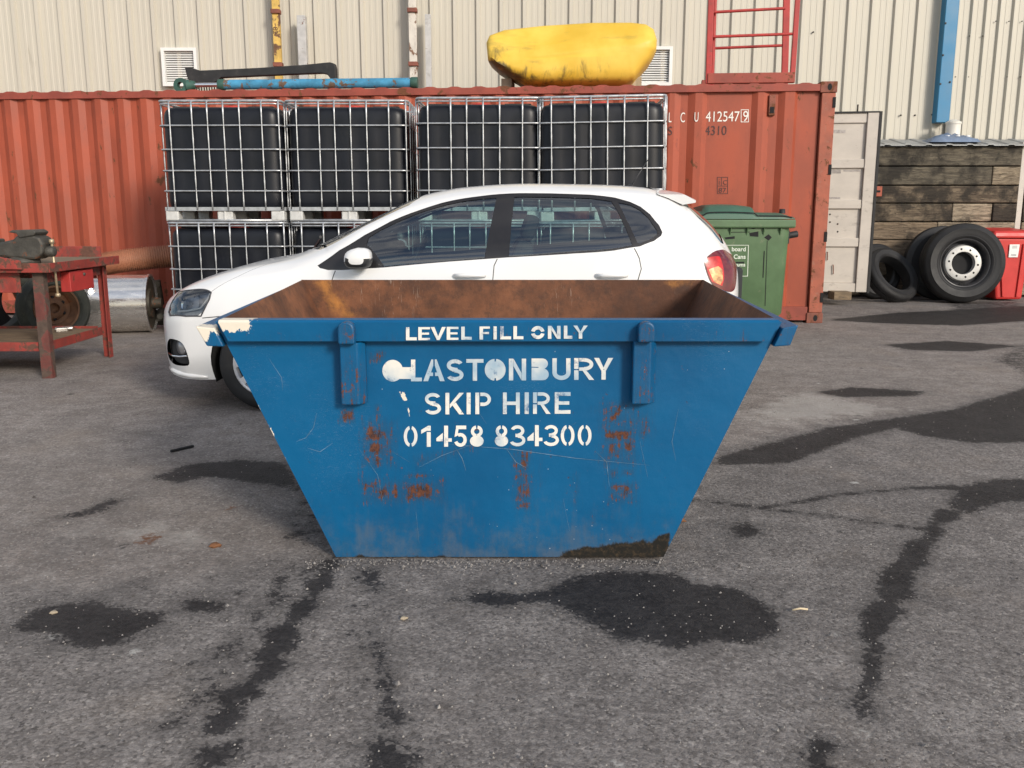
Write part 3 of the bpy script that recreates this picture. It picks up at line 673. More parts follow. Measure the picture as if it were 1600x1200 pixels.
b.tube([dpt(DW - .30, .03, D1z), dpt(DW - .30, .03, D1z + .11)], .012, 6)
b.build('door_bolt', m_vise, dp)
b = MB()
for (u, v0, v1) in ((1293, 394, 406), (1302, 414, 428)):
    A, B = onplane(u, v0, dpt(0, .05, 0), dn), onplane(u, v1, dpt(0, .05, 0), dn)
    b.tube([A - dn * .02, A, B, B - dn * .02], .006, 6)
b.build('grab_loop', m_castings, dp)
b = MB()
for (u0, v0, u1, v1) in ((1296, 203, 1321, 208), (1293, 265, 1314, 271), (1318, 265, 1344, 268), (1290, 308, 1313, 311)):
    b.add([onplane(a_, c_, dpt(0, .0325, 0), dn) for a_, c_ in ((u0, v1), (u1, v1), (u1, v0), (u0, v0))], [(0, 1, 2, 3)])
b.build('tape_mark', M('grey_tape_remains', (.36, .33, .31), .7, var=.3, vs=20), dp)
b = MB(); b.box(at(1312, 460, 12.45) - Vector((0, 0, .01)), (.24, .25, .11)); tag(b.build('timber_block', m_benchtop, None, .006), 'low dark timber block on the ground under the open cream door', 'block')

# ------------------------------------------------------------------ sleeper wall with its roof sheet, on the right
SY = 13.55
sw = thing('sleeper_wall', 'wall of stacked weathered railway sleepers right of the open container door', 'wall', (6.2, SY, 0))
xl, xr = 4.9, at(1590, 330, SY).x
rows = [(228.5, 259, 0, [1.0]), (260, 289, 1, [.06, .84, 1.0]), (290, 317, 2, [1.0]), (318, 346, 3, [.09, .63, .86, 1.0]), (347, 374.5, 4, [.55, 1.0]), (375, 402, 4, [1.0]), (403, 431, 1, [1.0]), (432, 462, 4, [1.0])]
for (v0, v1, mi, cuts) in rows:
    z1, z0 = at(1480, v0, SY).z, max(0, at(1480, v1, SY).z); x = xl
    for ci, cc in enumerate(cuts):
        x1 = xl + (xr - xl) * cc
        b = MB(); b.box(((x + x1) / 2, SY + .13 + random.uniform(0, .02), (z0 + z1) / 2), (x1 - x - .008, .24, z1 - z0 - .006))
        s = b.build('sleeper', m_sl[(mi + (4 if ci % 2 else 0)) % 5] if len(cuts) > 1 else m_sl[mi], sw, .014); x = x1
b = MB(); b.box((xr + .045, SY + .05, 1.13), (.08, .012, 2.26)); b.box((xr + .01, SY + .12, 1.13), (.012, .14, 2.26)); b.box((xr + .045, SY + .2, 1.13), (.08, .012, 2.26))
b.build('steel_post', m_beige, sw, .003)
for i_, (v0, v1, mi, cuts) in enumerate(rows):
    z1, z0 = at(1480, v0, SY).z, max(0, at(1480, v1, SY).z); b = MB(); b.box((xr + 1.45, SY + .14, (z0 + z1) / 2), (2.7, .22, z1 - z0 - .006)); b.build('sleeper', m_sl[(mi + 2) % 5], sw, .014)
A, B = at(1365, 291, SY - .06), at(1377, 307, SY - .06)
b = MB(); b.box(((A.x + B.x) / 2, SY - .04, (A.z + B.z) / 2), (B.x - A.x, .08, A.z - B.z)); lb = b.build('bracket', m_cont, sw, .006)
b = MB(); b.box(((A.x + B.x) / 2, SY - .081, (A.z + B.z) / 2), ((B.x - A.x) * .55, .006, .03)); b.build('bracket_slot', m_dark, lb)
rs_ = thing('roof_sheet', 'grey corrugated sheet lying between the sleeper wall top and the cladding', 'roof sheet', (6.5, SY, 2.2))
b = MB(); n = 15; z_f, z_b = at(1480, 228, SY).z + .012, at(1480, 218, WY - .1).z
pr = []
for i in range(n):
    x = 4.9 + i * .3; pr += [(x, 0), (x + .20, 0), (x + .215, .014), (x + .285, .014)]
for (x, z) in pr: b.v += [Vector((x, SY - .06, z_f + z)), Vector((x, WY - .1, z_b + z)), Vector((x, SY - .06, z_f + z - .012)), Vector((x, WY - .1, z_b + z - .012))]
for i in range(len(pr) - 1):
    b.f += [[4 * i, 4 * i + 4, 4 * i + 5, 4 * i + 1], [4 * i + 2, 4 * i + 6, 4 * i + 4, 4 * i], [4 * i + 2, 4 * i + 3, 4 * i + 7, 4 * i + 6]]; b.m += [0] * 3; b.sm += [False] * 3
b.build('sheet', m_sheet, rs_)
# white vent pipe and blue tarp on it
c0 = at(1488, 214, 13.85); du = thing('vent_pipe', 'short white plastic vent pipe standing below the blue flashing', 'pipe', (c0.x, 13.85, c0.z))
rw = at(1499, 205, 13.85).x - at(1488, 205, 13.85).x
zt = at(1488, 194, 13.85).z; zc = at(1488, 187, 13.85).z
b = MB(); b.lathe([(.0, -.06), (rw, -.06), (rw, zt - c0.z), (rw * 1.08, zt - c0.z), (rw * 1.08, zt - c0.z + .03), (rw * .92, zt - c0.z + .035), (.045, zc - c0.z), (0, zc - c0.z)], c0, (0, 0, 1), 20); b.build('pipe', m_ducts, du, 0, 35)
b = MB()
for da in (-.15, 0, .15): b.lathe([(0, 0), (.035, 0), (.035, .03), (0, .03)], c0 + Vector((da, -.16, -.02)), (0, 0, 1), 10)
b.build('bolt', m_louvre, du)
b = MB(); tx = at(1485, 219, 13.75); gsz = 14
for i in range(gsz + 1):
    for j in range(gsz + 1):
        x, y = (i / gsz - .5), (j / gsz - .5); r_ = max(abs(x), abs(y)) * 2
        b.v.append(Vector((tx.x + x * .75, 13.78 + y * .45, tx.z - .01 + .11 * (1 - r_ ** 1.5) * (.7 + .5 * random.random()) + (.0 if r_ < .99 else -.03))))
for i in range(gsz):
    for j in range(gsz): b.f.append([i * (gsz + 1) + j, (i + 1) * (gsz + 1) + j, (i + 1) * (gsz + 1) + j + 1, i * (gsz + 1) + j + 1]); b.m.append(0); b.sm.append(True)
tag(b.build('tarpaulin', m_tarp), 'crumpled pale blue tarpaulin around the foot of the white vent pipe', 'tarpaulin')

# ------------------------------------------------------------------ skip
SF, SB = 3.14, 4.62                    # front and back plane
ZT, ZB_ = .885, .912                   # rim heights front / back
sk = thing('skip', 'blue steel skip with white stencilled lettering and a rusty empty inside', 'skip', (-.045, 3.88, 0))
xbl, xbr = -.648, .558; sl_l, sl_r = .447, .443
def fx_l(z): return xbl - sl_l * z
def fx_r(z): return xbr + sl_r * z
def grid_panel(c00, c10, c11, c01, nx, ny, th, m_out, m_in, name, flip=False, edge_in=False):
    """a steel plate: outer face grid c00..c01, thickness vector th, outer slot 0, inner slot 1"""
    c00, c10, c11, c01, th = map(Vector, (c00, c10, c11, c01, th)); vs = []; fs = []; ms = []
    for lay in (Vector(), th):
        for j in range(ny + 1):
            for i in range(nx + 1):
                s_, t_ = i / nx, j / ny; dent = math.sin(math.pi * s_) * math.sin(math.pi * min(1, t_ * 1.05)) if t_ < .95 else 0; wob = (.5 + .5 * math.sin(s_ * 9.1 + 1.3) * math.sin(t_ * 5.2 + .4)) * dent * .0022; vs.append((c00 * (1 - s_) + c10 * s_) * (1 - t_) + (c01 * (1 - s_) + c11 * s_) * t_ + lay + th.normalized() * wob)
    N = (nx + 1) * (ny + 1); I = lambda i, j, l: l * N + j * (nx + 1) + i
    for j in range(ny):
        for i in range(nx):
            fs.append((I(i, j, 0), I(i + 1, j, 0), I(i + 1, j + 1, 0), I(i, j + 1, 0))); ms.append(0)
            fs.append((I(i, j + 1, 1), I(i + 1, j + 1, 1), I(i + 1, j, 1), I(i, j, 1))); ms.append(1)
    tops = set()
    for i in range(nx):
        tops.add(len(fs) + 1)
        fs.append((I(i + 1, 0, 0), I(i, 0, 0), I(i, 0, 1), I(i + 1, 0, 1))); ms.append(0)
        fs.append((I(i, ny, 0), I(i + 1, ny, 0), I(i + 1, ny, 1), I(i, ny, 1))); ms.append(0)
    for j in range(ny):
        fs.append((I(0, j, 0), I(0, j + 1, 0), I(0, j + 1, 1), I(0, j, 1))); ms.append(0)
        fs.append((I(nx, j + 1, 0), I(nx, j, 0), I(nx, j, 1), I(nx, j + 1, 1))); ms.append(0)
    b = MB(); b.v = vs
    for f, m_ in zip(fs, ms): b.f.append(list(f if not flip else f[::-1])); b.m.append(m_); b.sm.append(False)
    b.m = [1 if (edge_in and i_ in tops) else m_ for i_, m_ in enumerate(b.m)]
    return b.build(name, [m_out, m_in], sk)
F3 = lambda pts, Y=SF: [((P := at(u, v, Y)).x, P.z) for u, v in pts]
def rot_attr(o, polys, name, soft, xz=True, val=1.0):
    co = np.array([(v_.co + LOC[sk])[:] for v_ in o.data.vertices]); setattr_(o, name, mask(co[:, 0], co[:, 2], polys, soft, val))
fp = grid_panel((fx_l(0), SF, .004), (fx_r(0), SF, .004), (fx_r(ZT - .01), SF, ZT - .01), (fx_l(ZT - .01), SF, ZT - .01), 200, 90, (0, .006, 0), m_skip, m_skipin, 'front_panel')
bx = lambda a, b_, c, d: [(a, b_), (c, b_), (c, d), (a, d)]
rust_polys = [F3(p) for p in (
    bx(570, 669, 608, 690), bx(574, 690, 600, 712), [(578, 712), (598, 712), (596, 728), (584, 728)], bx(566, 754, 592, 764), bx(586, 760, 606, 780), bx(613, 757, 624, 780), bx(634, 755, 676, 783), bx(640, 742, 672, 746),
    bx(812, 708, 826, 735), bx(806, 741, 830, 748), bx(808, 756, 816, 782), bx(819, 756, 828, 780), bx(810, 786, 828, 794), [(800, 722), (826, 742), (822, 750)],
    bx(945, 670, 988, 690), bx(950, 690, 964, 714), bx(974, 688, 989, 708), [(948, 660), (960, 636), (972, 630), (972, 648), (955, 664)], bx(953, 734, 962, 746), bx(972, 734, 990, 742), bx(955, 757, 988, 766), bx(970, 760, 986, 778), bx(954, 768, 962, 784),
    [(576, 552), (584, 560), (592, 548), (602, 552), (594, 566), (580, 566)], bx(588, 635, 592, 665), bx(532, 640, 552, 660))]
faint_r = [F3(p) for p in (bx(560, 652, 625, 735), [(640, 712), (740, 690), (760, 700), (650, 735)], bx(560, 745, 700, 792), bx(895, 740, 905, 790), bx(842, 700, 850, 760), bx(935, 625, 1000, 735), bx(945, 750, 1000, 792),
    bx(525, 868, 1037, 873), bx(980, 640, 1022, 690), [(918, 800), (926, 796), (932, 816), (924, 820)], bx(800, 700, 835, 800), [(925, 635), (960, 640), (950, 652), (925, 645)])]
co = np.array([(v_.co + LOC[sk])[:] for v_ in fp.data.vertices])
setattr_(fp, 'rust', np.maximum(mask(co[:, 0], co[:, 2], rust_polys, .02, .86), mask(co[:, 0], co[:, 2], faint_r, .03, .44)))
setattr_(fp, 'mud', mask(co[:, 0], co[:, 2], [F3([(860, 880), (880, 856), (920, 850), (960, 846), (1000, 842), (1050, 832), (1040, 880)]), F3(bx(520, 869, 700, 880))], .035, .95))
setattr_(fp, 'white', mask(co[:, 0], co[:, 2], [F3([(347, 535), (352, 535), (443, 700), (522, 872), (517, 872)])], .008, .50) + mask(co[:, 0], co[:, 2], [F3([(624, 612), (634, 612), (637, 626), (630, 628)]), F3([(632, 632), (642, 640), (640, 650)])], .008, .8))
zz = co[:, 2]; setattr_(fp, 'dust', np.clip(1.05 - zz / .33, 0, 1) * .9 + .12 * (zz < .6) * np.clip((zz - .3) / .2, 0, 1))
bp_ = grid_panel((fx_r(0), SB, .004), (fx_l(0), SB, .004), (fx_l(ZB_) - .02, SB, ZB_), (fx_r(ZB_) + .02, SB, ZB_), 80, 40, (0, -.006, 0), m_skip, m_skipin, 'back_panel', edge_in=True)
co = np.array([(v_.co + LOC[sk])[:] for v_ in bp_.data.vertices])
setattr_(bp_, 'orange', mask(co[:, 0], co[:, 2], [F3(p, SB) for p in ([(486, 430), (512, 430), (534, 462), (562, 497), (530, 505), (500, 462)], [(1030, 445), (1065, 433), (1092, 433), (1080, 442), (1045, 452)])], .05, .95))  # sunlit streaks across the inner back wall, painted in orange
el = grid_panel((fx_l(0) + .004, SB - .007, .006), (fx_l(0) + .004, SF + .007, .006), (fx_l(ZT - .01) + .003, SF + .007, ZT - .011), (fx_l(ZB_) - .017, SB - .007, ZB_ - .001), 40, 40, (.006, 0, .003), m_skip, m_skipin, 'end_panel', edge_in=True)
er = grid_panel((fx_r(0) - .004, SF + .007, .006), (fx_r(0) - .004, SB - .007, .006), (fx_r(ZB_) + .017, SB - .007, ZB_ - .001), (fx_r(ZT - .01) - .003, SF + .007, ZT - .011), 40, 40, (-.006, 0, .003), m_skip, m_skipin, 'end_panel', edge_in=True)
b = MB(); b.box(((xbl + xbr) / 2, (SF + SB) / 2, .012), (xbr - xbl - .016, SB - SF - .016, .012)); b.build('floor_plate', m_skipin, sk)
# front rim rail: a box section along the top edge, and the end rails turned down outside
zr0, zr1 = at(700, 533, SF - .04).z, ZT
XL, XR = at(341, 500, SF - .045).x, at(1218, 497, SF - .045).x
def rim(name, prof_yz, x0, x1, nx):
    b = MB(); n = len(prof_yz)
    for i in range(nx + 1):
        s_ = i / nx
        for (y, z, e) in prof_yz: b.v.append(Vector((x0 - e + (x1 - x0 + 2 * e) * s_, y, z)))
    for i in range(nx):
        for j in range(n): jj = (j + 1) % n; b.f.append([i * n + j, i * n + jj, (i + 1) * n + jj, (i + 1) * n + j]); b.m.append(0); b.sm.append(False)
    b.f.append(list(range(n))[::-1]); b.f.append([nx * n + j for j in range(n)]); b.m += [0, 0]; b.sm += [False, False]
    return b.build(name, m_skip, sk)
fr = rim('rim_rail', [(SF - .045, zr0, -.03), (SF - .048, zr1 - .008, .0), (SF - .040, zr1, .0), (SF + .014, zr1 + .001, 0), (SF + .014, zr0 + .06, 0), (SF - .002, zr0 + .004, -.03)][::-1], XL, XR, 160)
co = np.array([(v_.co + LOC[sk])[:] for v_ in fr.data.vertices])
FR = lambda pts: F3(pts, SF - .045)
setattr_(fr, 'white', mask(co[:, 0], co[:, 2], [FR([(335, 495), (396, 499), (390, 506), (368, 510), (352, 514), (350, 538), (335, 538)])], .012, 1))
setattr_(fr, 'rust', np.maximum(mask(co[:, 0], co[:, 2], [FR(bx(1148, 527, 1165, 533)), FR(bx(480, 522, 490, 529))], .02, .8), mask(co[:, 0], co[:, 2], [FR(bx(340, 531, 1210, 535))], .02, .45)))
rim('rim_rail', [(SB + .045, ZB_ - .10, 0), (SB + .045, ZB_ - .016, 0), (SB + .002, ZB_ - .016, 0), (SB + .002, ZB_ - .10, 0)], fx_l(ZB_), fx_r(ZB_), 20)
for side, uv in ((-1, [(305, 510), (341, 497), (356, 531), (323, 541)]), (1, [(1216, 497), (1248, 508), (1235, 540), (1200, 526)])):
    Pf = [at(u, v, SF - .03) for u, v in uv]; ny = 30
    ii_ = (1, 2) if side < 0 else (0, 3)
    for q_, z_ in zip(ii_, (ZT - .030, ZT - .095)): Pf[q_] = Vector(((fx_l(z_) - .004) if side < 0 else (fx_r(z_) + .004), SF - .03, z_))
    b = MB()
    for j in range(ny + 1):
        s_ = j / ny; y = SF - .03 + (SB - SF + .06) * s_
        for q in Pf: b.v.append(Vector((q.x + side * .02 * s_, y, q.z + (ZB_ - ZT) * s_)))
    for j in range(ny):
        for i in range(4): ii = (i + 1) % 4; b.f.append([j * 4 + i, (j + 1) * 4 + i, (j + 1) * 4 + ii, j * 4 + ii]); b.m.append(0); b.sm.append(False)
    b.f += [[0, 1, 2, 3], [ny * 4 + i for i in (3, 2, 1, 0)]]; b.m += [0, 0]; b.sm += [False, False]
    eo = b.build('end_rail', m_skip, sk, .004, recalc=True)
    co = np.array([(v_.co + LOC[sk])[:] for v_ in eo.data.vertices])
    if side < 0: setattr_(eo, 'white', np.array([(.75 if (i % 4) in (0, 1) else .25) if c_[1] < SF + .05 else .3 for i, c_ in enumerate(co)]) * (co[:, 1] < SF + .2))
    setattr_(eo, 'rust', np.full(len(co), .28))
# lifting lugs
for face in (1, -1):
    for (u0, u1, v0, v1, k0, k1, kv) in ((530, 571, 536, 633, 527, 553, 503), (990, 1025, 533, 632, 998, 1024, 503)):
        yf = SF - .055
        A, B = at(u0, v0, yf), at(u1, v1, yf)
        if face < 0: yf = SB + .055
        dy = .055 * face
        x0, x1, z1, z0 = A.x, B.x, A.z, B.z; ch = .022
        b = MB()
        n_ = [(x0, yf + dy), (x0, yf), (x1 - ch, yf), (x1, yf + dy * .6), (x1, yf + dy)] if face > 0 else [(x0, yf + dy), (x1, yf + dy), (x1, yf), (x0, yf)]
        b.prism([(x, y, z0) for x, y in n_], (0, 0, z1 - z0))
        lug = b.build('lifting_lug', m_skip, sk, .005, recalc=True)
        co = np.array([(v_.co + LOC[sk])[:] for v_ in lug.data.vertices]); setattr_(lug, 'rust', .26 + .16 * (abs(co[:, 2] - z0) < .02)); setattr_(lug, 'white', .22 * (co[:, 0] > x1 - .03))
        yk = SF - .05 if face > 0 else SB + .05
        K0, K1 = at(k0, kv, SF - .09), at(k1, kv, SF - .09); r_ = (K1.x - K0.x) / 2; xc = (K0.x + K1.x) / 2; zt_ = K0.z
        b = MB(); arc = [(xc + r_ * math.cos(a_), zt_ - r_ + r_ * math.sin(a_)) for a_ in np.linspace(0, math.pi, 13)]
        ysurf = yk - .042 * face
        outl = [(xc + r_, z1)] + arc + [(xc - r_, z1)]
        b.prism([(x, ysurf, z) for x, z in outl], (0, .044 * face, 0))
        kb = b.build('chain_pin', m_skip, lug, .006, recalc=True)
        co = np.array([(v_.co + LOC[sk])[:] for v_ in kb.data.vertices]); setattr_(kb, 'rust', np.full(len(co), .40))
# long pale scratches in the paint
b = MB(); m_scr = M('scratched_paint', (.13, .21, .29), .6, var=.5, vs=30)
for P_ in ([(463, 690), (478, 684), (490, 668), (495, 645)], [(480, 700), (500, 706), (520, 692)], [(700, 694), (800, 702), (900, 716), (1015, 727)], [(712, 700), (722, 716), (728, 735)], [(792, 702), (806, 722), (822, 731)], [(745, 640), (760, 662)], [(860, 690), (900, 660)],
           [(655, 730), (690, 712), (750, 690)], [(612, 705), (640, 722)], [(930, 705), (948, 722), (952, 760)], [(560, 700), (590, 742), (600, 790)], [(1060, 640), (1050, 690), (1056, 720)], [(420, 560), (440, 590), (442, 610)], [(880, 780), (890, 830)], [(650, 800), (655, 850)], [(1000, 690), (1012, 745)]):
    w_ = random.uniform(.0005, .0011); Q = [at(u, v, SF - .0006) for u, v in P_]; o_ = len(b.v)
    for i, p in enumerate(Q):
        t_ = (Q[min(i + 1, len(Q) - 1)] - Q[max(i - 1, 0)]).normalized(); nn = Vector((-t_.z, 0, t_.x)) * w_ * (1 if 0 < i < len(Q) - 1 else .3); b.v += [p + nn, p - nn]
    for i in range(len(Q) - 1): b.f.append([o_ + 2 * i, o_ + 2 * i + 1, o_ + 2 * i + 3, o_ + 2 * i + 2]); b.m.append(0); b.sm.append(False)
b.build('scratch_mark', m_scr, fp)
# stencilled letters, each built from painted pieces
def arcp(cx, cy, rx, ry, t, a0, a1, n=18):
    A = np.radians(np.linspace(a0, a1, n)); return [(cx + rx * math.cos(a), cy + ry * math.sin(a)) for a in A] + [(cx + (rx - t) * math.cos(a), cy + (ry - t) * math.sin(a)) for a in A[::-1]]
def rc(a, b_, c, d): return [(a, b_), (c, b_), (c, d), (a, d)]
def glyph(ch, w, t=.2):
    h = w / 2; e = .015
    if ch == 'G': return [arcp(.475, .5, .475, .5, .4749, 0, 360, 40)[:40], rc(.70, .12, w, .66)]
    if ch == 'L': return [rc(0, 0, t, 1), rc(t, 0, w, t * .85)]
    if ch == 'I': return [rc(0, 0, w, 1)]
    if ch == 'T': return [rc(0, .83, w, 1), rc(h - t / 2, 0, h + t / 2, .83)]
    if ch == 'A': return [[(0, 0), (t * 1.1, 0), (h - .035, .72), (h - .035, 1), (h - .12, 1)], [(w, 0), (h + .12, 1), (h + .035, 1), (h + .035, .72), (w - t * 1.1, 0)], rc(h - .22, .24, h - .045, .40), rc(h + .045, .24, h + .22, .40)]
    if ch == 'S': return [arcp(h, .72, h * .96, .28, t * .9, 25, 262), arcp(h, .28, h, .28, t * .9, -155, 98), [(h - .12, .62), (h + .12, .60), (h + .12, .40), (h - .12, .43)]]
    if ch == 'Q':  return [[(h - .03, .90), (h - .03, 1.0)] + [(h + h * math.cos(a), .5 + .5 * math.sin(a)) for a in np.radians(np.linspace(96, 264, 24))] + [(h - .03, .09)], [(h + .03, .09)] + [(h + h * math.cos(a), .5 + .5 * math.sin(a)) for a in np.radians(np.linspace(276, 444, 24))] + [(h + .03, .90)], rc(h - .04, .12, h + .04, .88)]
    if ch == 'O': return [arcp(h, .5, h, .5, t, 12, 168), arcp(h, .5, h, .5, t, 192, 348)]
    if ch == 'N': return [rc(0, 0, t, 1), rc(w - t, 0, w, 1), [(t + .01, 1), (t + .01, .66), (w - t - .01, 0), (w - t - .01, .34)]]
    if ch == 'B': return [[(0, 0), (.52, 0)] + [(.52 + (w - .52) * math.cos(a), .27 + .27 * math.sin(a)) for a in np.radians(np.linspace(-90, 62, 14))] + [(.50 + (w - .54) * math.cos(a), .76 + .24 * math.sin(a)) for a in np.radians(np.linspace(-68, 90, 14))] + [(0, 1), (0, .62), (.32, .61), (.32, .57), (0, .58)]]
    if ch == 'U': return [rc(0, .34, t, 1), rc(w - t, .34, w, 1), arcp(h, .34, h, .34, t, 180, 360)]
    if ch == 'R': return [rc(0, 0, t, .44), rc(0, .50, t, 1), [(t + .03, 1), (w * .5, 1), (w * .5, .84), (t + .03, .84)], arcp(w * .5, .71, w * .46, .29, t * .85, -90, 90), [(t + .03, .42), (w * .5, .42), (w * .5, .57), (t + .03, .57)], [(w * .42, .42), (w * .62, .42), (w, 0), (w - t * 1.15, 0)]]
    if ch == 'P': return [rc(0, 0, t, 1), [(t + .05, 1), (w * .5, 1), (w * .5, .84), (t + .05, .84)], arcp(w * .5, .69, w * .48, .31, t * .85, -90, 90), rc(t + .05, .38, w * .5, .54)]
    if ch == 'Y': return [[(0, 1), (t * 1.15, 1), (h + .02, .50), (h - .10, .40)], [(w, 1), (w - t * 1.15, 1), (h - .02, .52), (h + .10, .40)], rc(h - t / 2, 0, h + t / 2, .46)]
    if ch == 'V': return [[(0, 1), (t * 1.1, 1), (h, .28), (h, 0), (h - .10, 0)], [(w, 1), (w - t * 1.1, 1), (h, .28), (h, 0), (h + .10, 0)]]
    if ch == 'K': return [rc(0, 0, t, 1), [(t + .02, .46), (w - t * 1.2, 1), (w, 1), (t + .02, .28)], [(t + .14, .42), (t + .30, .56), (w, 0), (w - t * 1.2, 0)]]
    if ch == 'H': return [rc(0, 0, t, .36), rc(0, .36, t, 1), rc(w - t, 0, w, 1), rc(t, .42, w - t, .58)]
    if ch == 'E': return [rc(0, 0, t, 1), rc(t, .83, w, 1), rc(t, .42, w * .92, .58), rc(t, 0, w, .17)]
    if ch == 'F': return [rc(0, 0, t, 1), rc(t, .83, w, 1), rc(t, .42, w * .92, .58)]
    if ch == '0': return [arcp(h, .5, h, .5, t * .85, 102, 258), arcp(h, .5, h, .5, t * .85, -78, 78)]
    if ch == '1': return [rc(w - t * 1.05, 0, w, .70), [(w - t * 1.05, .76), (w, .76), (w, 1), (w - t * .7, 1), (0, .80), (0, .62)]]
    if ch == '4': return [[(0, .26), (0, .40), (w * .42, .66), (w * .42, .26)], rc(w * .50, 0, w * .76, 1), rc(w * .76, .24, w, .40)]
    if ch == '5': return [rc(w * .12, .83, w * .95, 1), [(w * .10, .83), (w * .32, .83), (w * .26, .52), (0, .46)], arcp(h * .95, .32, h * 1.05, .33, t * .9, -160, 120)]
    if ch == '8': return [arcp(h, .72, h * .86, .28, t * .85, 100, 265), arcp(h, .72, h * .86, .28, t * .85, -85, 80), [(h + h * math.cos(a), .26 + .265 * math.sin(a)) for a in np.radians(np.linspace(0, 345, 26))]]
    if ch == '3': return [arcp(h * .85, .73, h * 1.0, .27, t * .85, -80, 160), arcp(h * .85, .28, h * 1.15, .28, t * .85, -160, 88), rc(h * .55, .44, h * 1.1, .60)]
    return []
def paint_line(items, y_top, y_bot, slope, Y, name, t=.2):
    b = MB()
    for ch, x0, x1 in items:                                   # positions in the zoomed crop (origin 560,460; 3.53 px per px)
        sgn = -slope * (x0 - 770); u0, u1 = 560 + x0 / 3.53, 560 + x1 / 3.53; v0, v1 = 460 + (y_top + sgn) / 3.53, 460 + (y_bot + sgn) / 3.53
        hpx = v1 - v0; wu = (u1 - u0) / hpx
        for pj, poly in enumerate(glyph(ch, wu, t)):
            pts = [at(u0 + x * hpx, v1 - y * hpx, Y - .0002 * pj) for x, y in poly]
            o_ = len(b.v); b.v += pts; b.f.append([o_ + i for i in range(len(pts))]); b.m.append(0); b.sm.append(False)
    bm_o = b.build(name, m_letter, sk)
    bm = bmesh.new(); bm.from_mesh(bm_o.data); bmesh.ops.triangulate(bm, faces=bm.faces, ngon_method='EAR_CLIP')
    for f in bm.faces:
        if f.normal.y > 0: f.normal_flip()
    bm.to_mesh(bm_o.data); bm.free(); return bm_o
paint_line([('L', 262, 322), ('E', 330, 395), ('V', 398, 482), ('E', 487, 552), ('L', 567, 625), ('F', 668, 725), ('I', 745, 763), ('L', 782, 842), ('L', 855, 910), ('O', 952, 1027), ('N', 1045, 1115), ('L', 1133, 1180), ('Y', 1185, 1265)], 176, 248, .010, SF - .0495, 'lettering', .27)
paint_line([('G', 132, 290), ('L', 290, 350), ('A', 358, 476), ('S', 485, 580), ('T', 595, 690), ('Q', 697, 812), ('N', 830, 925), ('B', 955, 1050), ('U', 1070, 1170), ('R', 1190, 1300), ('Y', 1300, 1405)], 355, 475, .009, SF - .0009, 'lettering')
paint_line([('S', 365, 456), ('K', 480, 582), ('I', 597, 619), ('P', 645, 733), ('H', 797, 890), ('I', 917, 940), ('R', 963, 1060), ('E', 1083, 1170)], 541, 660, .006, SF - .0009, 'lettering', .18)
paint_line([('0', 250, 326), ('1', 346, 399), ('4', 430, 515), ('5', 530, 598), ('8', 615, 691), ('8', 752, 826), ('3', 845, 921), ('4', 932, 1015), ('3', 1030, 1106), ('0', 1116, 1192), ('0', 1210, 1286)], 722, 838, .006, SF - .0009, 'lettering', .18)

# ------------------------------------------------------------------ car (white five-door hatchback)
CYM = 6.47
car = thing('parked_car', 'white five-door hatchback parked behind the blue skip', 'car', (-.38, CYM, 0)); CO = LOC[car]
def slopes(h, d):
    m = np.zeros(d.shape[:-1] + (d.shape[-1] + 1,)); a, b_ = d[..., :-1], d[..., 1:]; w1 = 2 * h[1:] + h[:-1]; w2 = h[1:] + 2 * h[:-1]
    ok = (a * b_) > 0
    with np.errstate(all='ignore'): mm = (w1 + w2) / (w1 / a + w2 / b_)
    m[..., 1:-1] = np.where(ok, mm, 0); m[..., 0] = d[..., 0]; m[..., -1] = d[..., -1]; return m
def pch(xk, Yk, x):                         # Yk (..., n) ; x (m,) -> (..., m)
    xk = np.asarray(xk, float); Yk = np.asarray(Yk, float); h = np.diff(xk); d = np.diff(Yk) / h; m = slopes(h, d)
    i = np.clip(np.searchsorted(xk, x) - 1, 0, len(xk) - 2); t = np.clip((x - xk[i]) / h[i], 0, 1); hh = h[i]
    return (Yk[..., i] * (2 * t**3 - 3 * t**2 + 1) + m[..., i] * hh * (t**3 - 2 * t**2 + t) + Yk[..., i + 1] * (-2 * t**3 + 3 * t**2) + m[..., i + 1] * hh * (t**3 - t**2))
XK = [-2.33, -2.30, -2.22, -2.07, -1.75, -1.45, -1.22, -.9, -.6, -.3, .1, .5, .85, 1.09, 1.275, 1.385, 1.47, 1.515]
T_Y = [[.36,.48,.63,.735,.79,.80,.80,.80,.80,.80,.80,.80,.80,.79,.76,.70,.56,.34],
       [.39,.53,.68,.79,.83,.83,.83,.83,.83,.83,.83,.83,.83,.825,.80,.74,.59,.36],
       [.40,.55,.70,.80,.84,.84,.84,.84,.84,.84,.84,.84,.84,.835,.81,.76,.61,.38],
       [.39,.53,.67,.765,.805,.81,.812,.815,.82,.82,.82,.82,.81,.80,.775,.725,.58,.36],
       [.38,.51,.645,.735,.755,.752,.775,.745,.735,.73,.73,.735,.735,.725,.71,.68,.55,.35],
       [.35,.46,.59,.665,.675,.675,.70,.665,.63,.61,.60,.60,.60,.59,.595,.595,.51,.32],
       [.24,.31,.38,.42,.42,.42,.44,.43,.41,.40,.40,.40,.40,.39,.385,.38,.33,.21],
       [0]*18]
